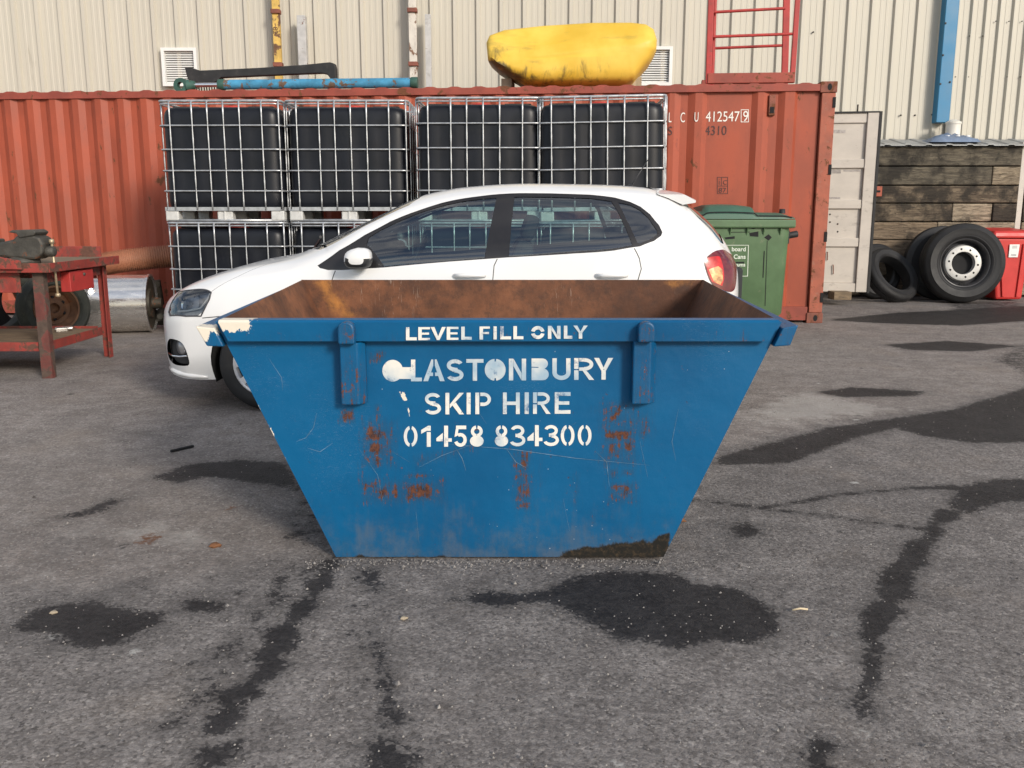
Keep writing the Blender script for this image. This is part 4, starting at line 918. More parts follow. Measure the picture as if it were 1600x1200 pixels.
T_Z = [[.27,.23,.20,.19,.20,.20,.20,.20,.20,.20,.20,.20,.20,.22,.26,.30,.34,.38],
       [.36,.34,.34,.36,.38,.38,.38,.38,.38,.38,.38,.38,.38,.39,.41,.43,.46,.48],
       [.50,.51,.53,.56,.60,.62,.64,.66,.67,.68,.68,.69,.70,.71,.72,.72,.70,.66],
       [.56,.595,.635,.71,.80,.855,.885,.91,.93,.945,.965,.99,1.02,1.02,.97,.92,.86,.79],
       [.58,.615,.672,.752,.856,.91,.965,1.06,1.12,1.15,1.17,1.185,1.19,1.15,1.05,.97,.89,.82],
       [.60,.645,.708,.786,.89,.945,1.01,1.175,1.30,1.36,1.385,1.385,1.365,1.285,1.135,1.01,.915,.84],
       [.615,.672,.736,.812,.91,.968,1.07,1.222,1.355,1.412,1.435,1.430,1.412,1.345,1.225,1.105,.975,.87],
       [.622,.685,.750,.826,.921,.98,1.085,1.238,1.37,1.424,1.447,1.442,1.425,1.36,1.255,1.13,.99,.88]]
T_Y, T_Z = np.array(T_Y, float), np.array(T_Z, float); VK = np.arange(8.0)
def surf(x, v):
    x = np.asarray(x, float); v = np.clip(np.asarray(v, float), 0, 7)
    res = []
    for T_ in (T_Y, T_Z):
        C = pch(XK, T_, x).T                          # (m, 8)
        d = np.diff(C, axis=1); m = slopes(np.ones(7), d)
        i = np.clip(v.astype(int), 0, 6); t = v - i; r = np.arange(len(x))
        res.append(C[r, i] * (2*t**3 - 3*t**2 + 1) + m[r, i] * (t**3 - 2*t**2 + t) + C[r, i+1] * (-2*t**3 + 3*t**2) + m[r, i+1] * (t**3 - t**2))
    return res[0], res[1]
def vinv(x, z):
    x = np.atleast_1d(np.asarray(x, float)); z = np.atleast_1d(np.asarray(z, float)); lo = np.zeros(len(x)); hi = np.full(len(x), 7.0)
    for _ in range(40):
        m = (lo + hi) / 2; _, zz = surf(x, m); up = zz < z; lo = np.where(up, m, lo); hi = np.where(up, hi, m)
    return (lo + hi) / 2
def carpx(u, v):                                      # photo pixel -> (x, v) on the near flank
    Y = 5.7
    for _ in range(8):
        P = at(u, v, Y); vv = vinv(min(1.51, max(-2.33, P.x)), P.z); y, _z = surf([P.x], vv); Y = CYM - float(y[0])
    return (P.x, float(vv[0]))
def densify(poly, step=.02, closed=True):
    o_ = []; n = len(poly)
    for i in range(n if closed else n - 1):
        a, b_ = np.array(poly[i]), np.array(poly[(i + 1) % n]); L_ = math.hypot(b_[0] - a[0], (b_[1] - a[1]) * .2); q = max(1, int(L_ / step))
        for j in range(q): o_.append(tuple(a + (b_ - a) * j / q))
    if not closed: o_.append(tuple(poly[-1]))
    return o_
def smoothpoly(poly, it=2):
    for _ in range(it):
        o_ = []
        for i in range(len(poly)):
            a, b_ = np.array(poly[i]), np.array(poly[(i + 1) % len(poly)]); o_ += [tuple(a * .75 + b_ * .25), tuple(a * .25 + b_ * .75)]
        poly = o_
    return poly
PXP = {  # outlines seen on the near flank, in photo pixels
 'dlo': [(496,415),(500,419),(512,422),(535,422),(600,418),(700,409),(790,402.5),(900,396),(960,391.5),(1000,385),(1022,376.5),(1033,368.5),(1035,363),(1030,352),(1016,335),(1001,323),(985,315.5),(960,308.5),(920,304),(860,302),(800,302),(770,304),(730,309),(690,317),(650,330),(610,346),(570,367),(530,391)],
 'fg': [(573,382),(600,416),(660,411),(757,403),(766,355),(776,308.5),(740,312),(700,319),(660,331),(620,347),(592,361),(576,371)],
 'rg': [(795,401),(900,393),(960,388),(988,383),(978,357),(966,331),(955,314),(920,309.5),(860,307.5),(804,307.5),(799,350)],
 'qg': [(966,316),(985,320),(1000,328),(1014,341),(1027,360),(1027,366),(1018,373),(1000,380),(996,379),(982,348)],
 'head': [(264,488),(270,470),(281,456),(300,453),(322,453),(330,457),(327,468),(314,494),(290,494),(266,493)],
 'fog': [(262,528),(274,530),(285,535),(292,549),(298,571),(286,572),(269,568),(261,552)],
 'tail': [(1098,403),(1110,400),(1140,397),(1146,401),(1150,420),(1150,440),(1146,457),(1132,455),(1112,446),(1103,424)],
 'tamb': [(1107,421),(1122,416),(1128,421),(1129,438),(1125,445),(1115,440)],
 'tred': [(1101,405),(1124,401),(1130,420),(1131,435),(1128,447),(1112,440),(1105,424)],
}
CP_ = {k_: [carpx(u, v) for u, v in p] for k_, p in PXP.items()}
CP_['dlo'] = densify(CP_['dlo'], .03)
for k_ in ('head', 'fog', 'tail'): CP_[k_] = smoothpoly(CP_[k_], 2)
def circ(cx, cz, r, n=40):
    pts = []
    for a in np.linspace(0, 2 * math.pi, n + 1)[:-1]:
        x, z = cx + r * math.cos(a), cz + r * math.sin(a)
        y0, z0 = surf([x], [0.0]); pts.append((x, float(vinv(x, z)[0]) if z > z0[0] + .004 else -.25 - max(0, z0[0] - z)))
    return pts
WX = (-1.565, .905); CP_['arch0'] = circ(WX[0], .30, .352); CP_['arch1'] = circ(WX[1], .30, .352)
CP_['shield'] = [(-1.40, 7.3), (-1.385, 6.5), (-1.33, 5.8), (-1.22, 5.12), (-.95, 5.10), (-.66, 5.14), (-.60, 5.6), (-.575, 6.4), (-.565, 7.3)]
CP_['back'] = [(1.12, 7.3), (1.11, 6.2), (1.105, 5.3), (1.20, 5.06), (1.345, 5.04), (1.375, 5.3), (1.385, 6.2), (1.395, 7.3)]
def gapline(px_pts, w=.0028):
    P = [carpx(u, v) for u, v in px_pts]; l, r = [], []
    for i, p in enumerate(P):
        a, b_ = P[max(0, i - 1)], P[min(len(P) - 1, i + 1)]; t = np.array([b_[0] - a[0], (b_[1] - a[1]) * .2]); t /= np.linalg.norm(t) + 1e-9
        n = np.array([-t[1], t[0] * 5]) * w; l.append((p[0] + n[0], p[1] + n[1])); r.append((p[0] - n[0], p[1] - n[1]))
    return l + r[::-1]
CP_['gap0'] = gapline([(524, 423), (518, 440), (512, 480), (516, 540), (530, 590)]); CP_['gap1'] = gapline([(777, 404.5), (772, 415), (770, 437), (772, 500), (776, 600)])
CP_['gap2'] = gapline([(991, 388), (999, 404), (1002, 420), (997, 437), (975, 470), (950, 500)]); CP_['gap3'] = gapline([(316, 497), (400, 492), (420, 500)])
CP_['gap4'] = gapline([(500, 400), (512, 406.5), (500, 412)]) if False else gapline([(330, 456), (372, 432), (420, 412), (462, 400)], .002)
verts2, edges2 = [], []
dom = [(-2.33, 0), (1.515, 0), (1.515, 7), (-2.33, 7)]
def addloop(p):
    o_ = len(verts2); verts2.extend([(x, v * .2) for x, v in p]); n = len(p); edges2.extend([(o_ + i, o_ + (i + 1) % n) for i in range(n)])
for x in np.concatenate([np.linspace(-2.33, -2.1, 14), np.linspace(-2.08, 1.3, 86), np.linspace(1.32, 1.515, 14)]):
    for v in np.linspace(0, 7, 50): verts2.append((x, v * .2))
for k_, p in CP_.items():
    addloop(densify(p, .018 if k_ in ('head', 'tail', 'fog', 'tred', 'fg', 'rg', 'qg', 'dlo', 'shield', 'back') else .03))
cv, ce, cf, *_r = geometry.delaunay_2d_cdt([Vector(p) for p in verts2], edges2, [], 0, 1e-5)
cv = np.array([(p.x, p.y * 5) for p in cv]); cf = np.array(cf)
cen = cv[cf].mean(1)
inp = lambda k_: sdist(cen[:, 0], cen[:, 1] * .2, [(x, v * .2) for x, v in CP_[k_]]) < 0
reg = np.zeros(len(cf), int)
inside = (cen[:, 0] > -2.33) & (cen[:, 0] < 1.515) & (cen[:, 1] > 0) & (cen[:, 1] < 7)
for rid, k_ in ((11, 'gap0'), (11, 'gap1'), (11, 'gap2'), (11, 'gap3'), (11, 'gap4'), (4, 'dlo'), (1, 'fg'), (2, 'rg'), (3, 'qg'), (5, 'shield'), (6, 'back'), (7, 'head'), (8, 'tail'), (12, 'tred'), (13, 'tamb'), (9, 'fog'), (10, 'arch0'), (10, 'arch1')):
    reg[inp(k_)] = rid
reg[~inside] = 10
def nrm(x, v):
    e = 1e-3; xa, xb = np.clip(x - e, -2.33, 1.515), np.clip(x + e, -2.33, 1.515); va, vb = np.clip(v - e, 0, 7), np.clip(v + e, 0, 7)
    y1, z1 = surf(xa, v); y2, z2 = surf(xb, v); y3, z3 = surf(x, va); y4, z4 = surf(x, vb)
    tx = np.stack([xb - xa, y2 - y1, z2 - z1], 1); tv = np.stack([0 * x, y4 - y3, z4 - z3], 1)
    n = np.cross(tv, tx); n[v > 6.99, 1] = 0
    n /= np.linalg.norm(n, axis=1)[:, None] + 1e-12
    y0, _ = surf(x, v); s_ = np.sign(n[:, 1] + 1e-9 + (v > 5) * n[:, 2]); n *= np.where(s_ == 0, 1, s_)[:, None]
    return n                                           # outward for +y local (near side is -y in world)
ALLN = nrm(cv[:, 0], np.clip(cv[:, 1], 0, 7)); AY, AZ = surf(cv[:, 0], cv[:, 1])
def carpart(name, rids, mats, sides=(1, -1), inset=0.0, slots=None, parent=None, split=False):
    sel = cf[np.isin(reg, rids)]; srid = reg[np.isin(reg, rids)]
    objs = []
    groups = [sides] if not split else [(s_,) for s_ in sides]
    for gsd in groups:
        vs, fs, ns, mi = [], [], [], []
        cache = {}
        for s_ in gsd:
            for f, r_ in zip(sel, srid):
                f = list(f)
                P = [np.array([cv[i, 0], AY[i], AZ[i]]) for i in f]; nn = np.cross(P[1] - P[0], P[2] - P[0])
                if np.dot(nn, ALLN[f].mean(0)) < 0: f = f[::-1]
                if s_ > 0: f = f[::-1]
                ids = []
                for i in f:
                    key = (i, s_ if AY[i] > 1e-6 else 0)
                    if key not in cache:
                        n = ALLN[i]; p = np.array([cv[i, 0], -s_ * AY[i], AZ[i]]); n = np.array([n[0], -s_ * n[1], n[2]])
                        cache[key] = len(vs); vs.append(p - n * inset - np.array([CO.x, 0, CO.z])); ns.append(n)
                    ids.append(cache[key])
                if len(set(ids)) == 3: fs.append(ids); mi.append(slots.get(int(r_), 0) if slots else 0)
        me_ = bpy.data.meshes.new(name); me_.from_pydata([tuple(p) for p in vs], [], fs)
        for m_ in (mats if isinstance(mats, list) else [mats]): me_.materials.append(m_)
        me_.polygons.foreach_set('material_index', mi); me_.polygons.foreach_set('use_smooth', [True] * len(me_.polygons)); me_.update()
        if len(me_.vertices) == len(ns): me_.normals_split_custom_set_from_vertices([tuple(n) for n in ns])
        o = bpy.data.objects.new(name, me_); COL.objects.link(o); pr_ = parent or car; o.parent = pr_; LOC[o] = CO; objs.append(o)
    return objs
body = carpart('body', [0, 11], [m_car, m_gap], slots={11: 1})[0]
carpart('side_window', [1], m_glass, split=True, inset=.006); carpart('side_window', [2], m_glass, split=True, inset=.006); carpart('quarter_window', [3], m_glassdark, split=True, inset=.006)
carpart('window_trim', [4], m_trim, split=True, inset=.002)
carpart('windscreen', [5], m_glass, inset=.005); carpart('tailgate_window', [6], m_glassdark, inset=.005)
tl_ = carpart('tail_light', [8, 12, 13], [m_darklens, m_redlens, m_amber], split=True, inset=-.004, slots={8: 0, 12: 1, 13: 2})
hl_ = carpart('headlight', [7], m_lens, split=True, inset=-.002)
for i_, h_ in enumerate(hl_):
    s_ = (1, -1)[i_]
    carpart('lamp_housing', [7], m_lampin, sides=(s_,), inset=.045, parent=h_)
    for (u, v, rr) in ((306, 471, .052), (285, 474, .046)):
        x, vv = carpx(u, v); y, z = surf([x], [vv]); n_ = nrm(np.array([x]), np.array([vv]))[0]
        c = Vector((x, CYM - s_ * (y[0] - .02), z[0])) - Vector((n_[0], -s_ * n_[1], n_[2])) * .028
        b = MB(); b.lathe([(rr, .02), (rr * .95, .02), (rr * .55, -.012), (.0, -.016)], c, (-.75, -s_ * .62, .1), 20); ob = b.build('lamp_reflector', m_chrome, h_)
    P = []
    for (u, v) in ((274, 487), (290, 486), (309, 482), (320, 468), (324, 459)): x, vv = carpx(u, v); y, z = surf([x], [vv]); P.append((x + .012, CYM - s_ * (y[0] - .016), z[0]))
    b = MB(); b.tube(P, .006, 6); b.build('light_strip', m_louvre, h_)
    # dark eyebrow around the lamp
    edge = [carpx(u, v) for u, v in PXP['head']]; edge = densify(edge, .02); P = []
    for (x, vv) in edge: y, z = surf([x], [vv]); P.append((x, CYM - s_ * (y[0] + .001), z[0]))
    b = MB(); b.tube(P, .005, 6, closed=True); b.build('lamp_rim', m_lampblk, h_)
fg_ = carpart('fog_lamp_recess', [9], m_gap, split=True, inset=.03)
for i_, f_ in enumerate(fg_):
    s_ = (1, -1)[i_]; x, vv = carpx(276, 543); y, z = surf([x], [vv]); c = Vector((x + .03, CYM - s_ * (y[0] - .035), z[0]))
    b = MB(); b.lathe([(.0, .03), (.045, .025), (.056, .0), (.05, -.02), (0, -.02)], c, (-.7, -s_ * .7, 0), 18); b.build('fog_lamp', m_lampin, f_)
    P = [];
    for (u, v) in ((264, 552), (271, 556), (281, 557), (292, 556)): x, vv = carpx(u, v); y, z = surf([x], [vv]); P.append((x, CYM - s_ * (y[0] + .002), z[0]))
    b = MB(); b.tube(P, .006, 6); b.build('chrome_strip', m_chrome, f_)
for s_ in (1, -1):
    P = []
    for (u, v) in ((266, 577), (271, 580), (282, 585), (300, 589), (326, 592)): x, vv = carpx(u, v); y, z = surf([x], [max(vv, .05)]); P.append((x, CYM - s_ * (y[0] + .004), z[0] + .008))
    b = MB(); b.tube(P, [.012, .016, .018, .016, .008], 8); b.build('bumper_lip', m_car, car)
# closing faces of nose, tail and underside, wheel wells
def capx(x):
    vv = np.linspace(0, 7, 40); y, z = surf(np.full(40, x), vv); return [(x, CYM - a, c) for a, c in zip(y, z)] + [(x, CYM + a, c) for a, c in zip(y[::-1][1:], z[::-1][1:])]
b = MB()
for x, fl in ((-2.33, False), (1.515, True)):
    p = capx(x); o_ = len(b.v); b.v += [Vector(q) for q in p]; ids = [o_ + i for i in range(len(p))]; b.f.append(ids if fl else ids[::-1]); b.m.append(0); b.sm.append(False)
b.build('bumper_face', m_car, car)
b = MB(); xs_ = np.linspace(-2.33, 1.515, 60); y, z = surf(xs_, np.zeros(60))
for i in range(60): yy = min(y[i], .62); b.v += [Vector((xs_[i], CYM - yy, z[i] + .0)), Vector((xs_[i], CYM + yy, z[i]))]
for i in range(59): b.f.append([2 * i, 2 * i + 1, 2 * i + 3, 2 * i + 2]); b.m.append(0); b.sm.append(False)
b.build('underside', m_dark, car)
b = MB()
for wx in WX:
    for s_ in (1, -1):
        pr_ = [(wx + .365 * math.cos(a), .30 + .365 * math.sin(a)) for a in np.linspace(-.35, math.pi + .35, 24)]
        o_ = len(b.v)
        for (x, z) in pr_: b.v += [Vector((x, CYM - s_ * .755, z)), Vector((x, CYM - s_ * .55, z))]
        for i in range(23): b.f.append([o_ + 2 * i, o_ + 2 * i + 1, o_ + 2 * i + 3, o_ + 2 * i + 2]); b.m.append(0); b.sm.append(True)
        o_ = len(b.v); b.v += [Vector((x, CYM - s_ * .55, z)) for x, z in pr_]; b.f.append([o_ + i for i in range(24)]); b.m.append(0); b.sm.append(False)
b.build('wheel_well', m_dark, car)
b = MB(); b.box((-2.34, CYM, .57), (.03, .70, .07)); b.box((-2.34, CYM, .36), (.03, .66, .12)); b.build('grille', m_trim, car, .006)
b = MB(); b.box((1.523, CYM, .62), (.012, .40, .10)); b.build('number_plate', m_amber, car, .003)
# wheels
for wx in WX:
    for s_ in (1, -1):
        ax = Vector((0, -s_, 0)); c = Vector((wx, CYM - s_ * .735, .302))
        b = MB(); b.lathe([(.20, .075), (.205, .088), (.235, .098), (.275, .096), (.292, .085), (.302, .06), (.302, -.07), (.29, -.09), (.20, -.09)], c, ax, 48)
        for k_ in (-.035, 0, .035): pass
        wh_ = b.build('wheel', m_tyre, car, 0, 40)
        b = MB(); b.lathe([(.206, .094), (.200, .096), (.190, .09), (.184, .06)], c, ax, 40, 0); b.lathe([(.184, .06), (.18, -.05), (.0, -.05)], c, ax, 40, 1)
        b.lathe([(.0, .062), (.035, .062), (.045, .05)], c, ax, 20)
        e1 = Vector((1, 0, 0)); e2 = Vector((0, 0, 1))
        for q in range(5):
            a0 = 2 * math.pi * q / 5 + .3
            d0 = e1 * math.cos(a0) + e2 * math.sin(a0); t0 = -e1 * math.sin(a0) + e2 * math.cos(a0)
            for of in (-.032, .032):
                A_ = c + d0 * .03 + t0 * of * .55; B_ = c + d0 * .195 + t0 * of * 1.9
                pts = [A_ - t0 * .014, A_ + t0 * .014, B_ + t0 * .019, B_ - t0 * .019]
                b.hexa([p + ax * .03 for p in pts], [A_ - t0 * .016 + ax * .074, A_ + t0 * .016 + ax * .074, B_ + t0 * .024 + ax * .088, B_ - t0 * .024 + ax * .088])
        b.build('rim', [m_alloy, m_lampblk], wh_, 0, 35, recalc=True)
# mirrors
for s_ in (1, -1):
    A, B = at(537, 387, 5.52), at(581, 420, 5.52); cx, cz = (A.x + B.x) / 2, (A.z + B.z) / 2; hw, hh = (B.x - A.x) / 2, (A.z - B.z) / 2
    b = MB(); n = 20; rings = [(-.07, .55), (-.06, .82), (-.02, .98), (.03, 1.0), (.06, .96), (.07, .9)]
    for (dy, s2) in rings:
        for q in range(n):
            an = 2 * math.pi * q / n; ca, sa = math.cos(an), math.sin(an)
            ex = abs(ca) ** .6 * (1 if ca > 0 else -1); ez = abs(sa) ** .65 * (1 if sa > 0 else -1)
            x = cx + hw * s2 * ex; z = cz + hh * s2 * ez - (.018 if ex < 0 and ez > 0 else 0) * (-ex)
            b.v.append(Vector((x, CYM + s_ * (-.95 + dy), z)))
    for i in range(len(rings) - 1):
        for q in range(n):
            qq = (q + 1) % n; zc_ = 0.5 * (b.v[i * n + q].z + b.v[i * n + qq].z)
            b.f.append([i * n + q, i * n + qq, (i + 1) * n + qq, (i + 1) * n + q]); b.m.append(1 if zc_ < cz - hh * .12 else 0); b.sm.append(True)
    b.f += [list(range(n))[::-1], [(len(rings) - 1) * n + q for q in range(n)]]; b.m += [0, 1]; b.sm += [False, False]
    mi_ = b.build('door_mirror', [m_car, m_plastic], car, 0, 50, recalc=True)
    b = MB(); b.box((cx - .02, CYM - s_ * .84, cz - hh * .75), (.09, .13, .035)); b.build('mirror_arm', m_plastic, mi_, .008)
    for u in (733, 955):
        P = at(u, 431, 5.62); b = MB(); b.tube([(P.x - .09, CYM - s_ * .835, P.z), (P.x - .05, CYM - s_ * .868, P.z + .003), (P.x + .06, CYM - s_ * .868, P.z + .005), (P.x + .10, CYM - s_ * .838, P.z + .004)], .014, 8); b.build('door_handle', m_car, car)
# roof spoiler, aerial
b = MB(); sp = [at(1003, 292, CYM), at(1070, 311, CYM - .35)]; n = 16; top, bot = [], []
for i in range(n + 1):
    q = -1 + 2 * i / n; y = q * .60; dr_ = .05 * q * q
    top.append([Vector((.93, CYM + y * .97, 1.422 - .038 * q * q - .02 * q ** 4)), Vector((1.10, CYM + y, 1.392 - .03 * q * q)), Vector((1.225 - dr_, CYM + y, 1.348 - .025 * q * q))])
    bot.append([Vector((1.00, CYM + y * .97, 1.34)), Vector((1.09, CYM + y, 1.318 - .02 * q * q)), Vector((1.222 - dr_, CYM + y, 1.336 - .025 * q * q))])
for i in range(n + 1): b.v += top[i] + bot[i]
for i in range(n):
    o_ = i * 6
    for (p, q) in ((0, 1), (1, 2), (2, 5), (5, 4), (4, 3)): b.f.append([o_ + p, o_ + q, o_ + 6 + q, o_ + 6 + p]); b.m.append(0); b.sm.append(True)
for o_ in (0, n * 6): b.f.append([o_, o_ + 1, o_ + 2, o_ + 5, o_ + 4, o_ + 3]); b.m.append(0); b.sm.append(False)
b.build('roof_spoiler', m_car, car, 0, 40, recalc=True)
b = MB(); A, B = at(985, 290, CYM), at(1013, 249, CYM); A.z -= .01; b.tube([A, A * .7 + B * .3, B], [.008, .005, .003], 6); b.lathe([(.022, 0), (.018, .012), (.008, .022), (0, .022)], A, (0, 0, 1), 12); b.build('aerial', m_plastic, car)
b = MB()
for s_ in (-1, 1): b.tube([(-1.36, CYM + s_ * .1 - .2, .985), (-1.25, CYM + s_ * .3 - .2, 1.08), (-1.20, CYM + s_ * .55 - .2, 1.10)], .009, 6)
b.build('wiper', m_plastic, car)
# cabin: seats, dashboard, wheel
def seat(x, y, wd):
    b = MB(); b.box((x, y, .50), (.50, wd, .16)); st = b.build('seat', m_cabin, car, .04)
    rot = Matrix.Rotation(R(20), 3, 'Y')
    b = MB(); b.box((x + .32, y, .80), (.13, wd * .94, .56), rot); b.build('seat_back', m_cabin, st, .05)
    for yy in ([y] if wd < .7 else [y - .38, y + .38]):
        b = MB(); b.box((x + .44, yy, 1.15 if wd < .7 else 1.07), (.09, .25, .17), rot); b.build('headrest', m_cabin, st, .035)
seat(-.32, CYM - .36, .48); seat(-.32, CYM + .36, .48); seat(.50, CYM, 1.2)
b = MB(); b.box((-1.05, CYM, .84), (.5, 1.36, .16)); b.build('dashboard', m_cabin, car, .05)
b = MB(); c = Vector((-.72, CYM + .36, .90)); e1 = Vector((0, 1, 0)); e2 = Vector((.42, 0, .9)).normalized()
b.tube([c + (e1 * math.cos(a) + e2 * math.sin(a)) * .18 for a in np.linspace(0, 2 * math.pi, 29)[:-1]], .014, 8, closed=True)
for a in (0, math.pi, -math.pi / 2): b.tube([c, c + (e1 * math.cos(a) + e2 * math.sin(a)) * .18], .014, 6)
b.tube([c, c + Vector((-.3, 0, -.1))], .03, 8); b.build('steering_wheel', m_plastic, car)
b = MB(); b.box((-.35, CYM, .38), (2.6, 1.4, .08)); b.box((1.25, CYM, .70), (.5, 1.2, .4)); b.build('cabin_floor', m_cabin, car, .02)
for s_ in (1, -1):
    b = MB(); xs_ = np.linspace(-1.1, 1.0, 20); pts = []
    for x in xs_:
        zb_ = .90 + (x + 1.1) * .052
        pts.append((x, zb_))
    for (x, z) in pts: b.v += [Vector((x, CYM - s_ * .745, z)), Vector((x, CYM - s_ * .745, .3))]
    for i in range(19): b.f.append([2 * i, 2 * i + 1, 2 * i + 3, 2 * i + 2]); b.m.append(0); b.sm.append(False)
    b.build('door_lining', m_cabin, car)
b = MB(); b.box((-.78, CYM, 1.26), (.03, .22, .06)); b.build('rear_view_mirror', m_plastic, car, .008)

# ------------------------------------------------------------------ IBC containers
def make_ibc():
    t = thing('ibc_container', 'x', 'liquid container', (0, 0, 0), 'black caged liquid containers stacked in two rows')
    Wd, D, Ht = 1.20, 1.0, 1.16
    def loop(z, r, b, ins=0.0, cr=.07):
        P = []
        for cx, cy, a0 in ((Wd / 2 - ins - cr, D / 2 - ins - cr, 0), (-Wd / 2 + ins + cr, D / 2 - ins - cr, 90), (-Wd / 2 + ins + cr, -D / 2 + ins + cr, 180), (Wd / 2 - ins - cr, -D / 2 + ins + cr, 270)):
            for a in np.linspace(a0, a0 + 90, 5): P.append((cx + cr * math.cos(R(a)), cy + cr * math.sin(R(a)), z))
        b.tube(P, r, 8, closed=True)
    b = MB()
    for z in (.918, .692, .490, .295): loop(z, .0082, b, .0)
    loop(1.148, .0125, b, .006); loop(1.120, .0075, b, .008)
    # base rim of the cage: flat galvanised band
    for (dz, hz) in ((.122, .036),):
        b.box((0, -D / 2 + .006, dz), (Wd - .08, .02, hz)); b.box((0, D / 2 - .006, dz), (Wd - .08, .02, hz)); b.box((-Wd / 2 + .006, 0, dz), (.02, D - .08, hz)); b.box((Wd / 2 - .006, 0, dz), (.02, D - .08, hz))
    def vert(x, y):
        P = []
        zs = [.11, .20, .285, .295, .305, .39, .48, .49, .50, .59, .682, .692, .702, .80, .908, .918, .928, 1.03, 1.148]
        rs = [.0086 if min(abs(z - q) for q in (.295, .49, .692, .918)) > .02 else .0055 for z in zs]
        b.tube([(x, y, z) for z in zs], rs, 7)
    for fx_ in (.093, .274, .40, .53, .66, .84):
        x = -Wd / 2 + Wd * fx_ + .008
        vert(x, -D / 2 - .006); vert(x, D / 2 + .006)
    for fy_ in (.12, .31, .50, .69, .88):
        for s_ in (-1, 1): vert(s_ * (Wd / 2 + .006), -D / 2 + D * fy_)
    vert(Wd / 2 - .02, -D / 2 + .005); vert(-Wd / 2 + .02, D / 2 - .005)
    b.build('cage', m_galv, t)
    # tank: rounded block with shallow flutes on the faces
    b = MB(); n = 96; hx, hy, cr = Wd / 2 - .018, D / 2 - .018, .115
    levels = [(.125, .90), (.13, .95), (.15, .985), (.19, 1.0)] + [(z, 1.0) for z in np.linspace(.26, .95, 14)] + [(1.015, .997), (1.045, .985), (1.07, .965), (1.087, .93), (1.097, .87)]
    per = []
    segs = []
    for i in range(n):
        a = i / n * 4; sd_ = int(a); f_ = a - sd_
        per.append((sd_, f_))
    for (z, s_) in levels:
        for (sd_, f_) in per:
            L_ = (hx if sd_ % 2 == 0 else hy) - cr; Lo = (hy if sd_ % 2 == 0 else hx)
            u = f_ * 2 - 1
            if abs(u) < .8: p = (u / .8 * L_, Lo)
            else:
                an = (abs(u) - .8) / .2 * math.pi / 4; p = (math.copysign(L_ + cr * math.sin(an), u), Lo - cr + cr * math.cos(an))
            fl_ = .0065 * math.cos(u * math.pi * 5.0) * (1 if abs(u) < .78 else 0) * min(1, max(0, (z - .2) / .1)) * min(1, max(0, (1.0 - z) / .1))
            x, y = p[0], p[1] + fl_
            x, y = [(x, y), (y, -x), (-x, -y), (-y, x)][sd_]
            b.v.append(Vector((x * s_ if abs(x) > .3 else x * (1 - (1 - s_) * abs(x) / .3), y * s_, z)))
    for i in range(len(levels) - 1):
        for q in range(n): qq = (q + 1) % n; b.f.append([i * n + qq, i * n + q, (i + 1) * n + q, (i + 1) * n + qq]); b.m.append(0); b.sm.append(True)
    o_ = (len(levels) - 1) * n; b.f += [[o_ + q for q in range(n)][::-1], list(range(n))]; b.m += [0, 0]; b.sm += [False, False]
    tk = b.build('tank', m_tank, t, 0, 50, recalc=True)
    b = MB()
    for sx in (-1, 1):
        b.box((sx * .37, 0, 1.100), (.26, .72, .022))
    b.build('shoulder', m_tank, tk, .01)
    b = MB(); b.lathe([(.0, .05), (.105, .05), (.115, .04), (.115, .0)], (0, -.03, 1.092), (0, 0, 1), 24); b.build('screw_cap', m_redcap, tk)
    # pallet
    for sx in (-1, 0, 1):
        for sy in (-1, 0, 1):
            wdx = .13 if sx else .16; x = sx * (Wd / 2 - .075); y = sy * (D / 2 - .065)
            b = MB()
            if sx == 0: b.box((x, y, .056), (.155, .10, .094)); b.box((x, y - .04 if sy < 0 else y + .04, .056), (.03, .04, .094))
            else: b.box((x, y, .056), (wdx, .12, .096))
            b.build('pallet_foot', m_pallet, t, .012)
    b = MB(); b.box((0, 0, .112), (Wd - .04, D - .04, .012)); 
    for sy in (-1, 1): b.tube([(-Wd / 2 + .02, sy * (D / 2 - .02), .012), (Wd / 2 - .02, sy * (D / 2 - .02), .012)], .012, 8)
    for sx in (-1, 1): b.tube([(sx * (Wd / 2 - .02), -D / 2 + .02, .012), (sx * (Wd / 2 - .02), D / 2 - .02, .012)], .012, 8)
    b.build('pallet_frame', m_galv, t)
    b = MB(); b.lathe([(0, .0), (.05, 0), (.05, .09), (.035, .095), (.035, .12), (0, .12)], (0, D / 2 - .06, .19), (0, 1, 0), 16); b.build('outlet_valve', m_redcap, t)
    return t
proto = make_ibc()
ibx = [(245, 157.0, 9.06, 0), (443, 157.0, 9.06, 0), (650, 153.0, 8.84, 0), (847, 150, 8.72, .9)]
words = [('at the left end, above the orange hose', 'at the left end, touched by the hose'), ('second from the left', 'second from left, above the bonnet'), ('third from left, above the car roof', 'third from left, behind the car windows'), ('right end, beside container numbers', 'right end, behind the car')]
first = True
for i, (u, v, Y, tilt) in enumerate(ibx):
    x = at(u, v, Y).x + .60
    for lev in (1, 0):
        o = proto if first else copy_tree(proto); first = False
        o.location = (x + (0 if lev else (.0, .004, .02, -.015)[i]), Y + .5, lev * 1.162); o.rotation_euler = (0, R(-tilt if lev else 0), R((-1.2, -.4, -1.5, -2.0)[i]))
        o['label'] = ('black caged liquid container in the upper row, ' + words[i][0]) if lev else ('black caged liquid container in the lower row, ' + words[i][1])

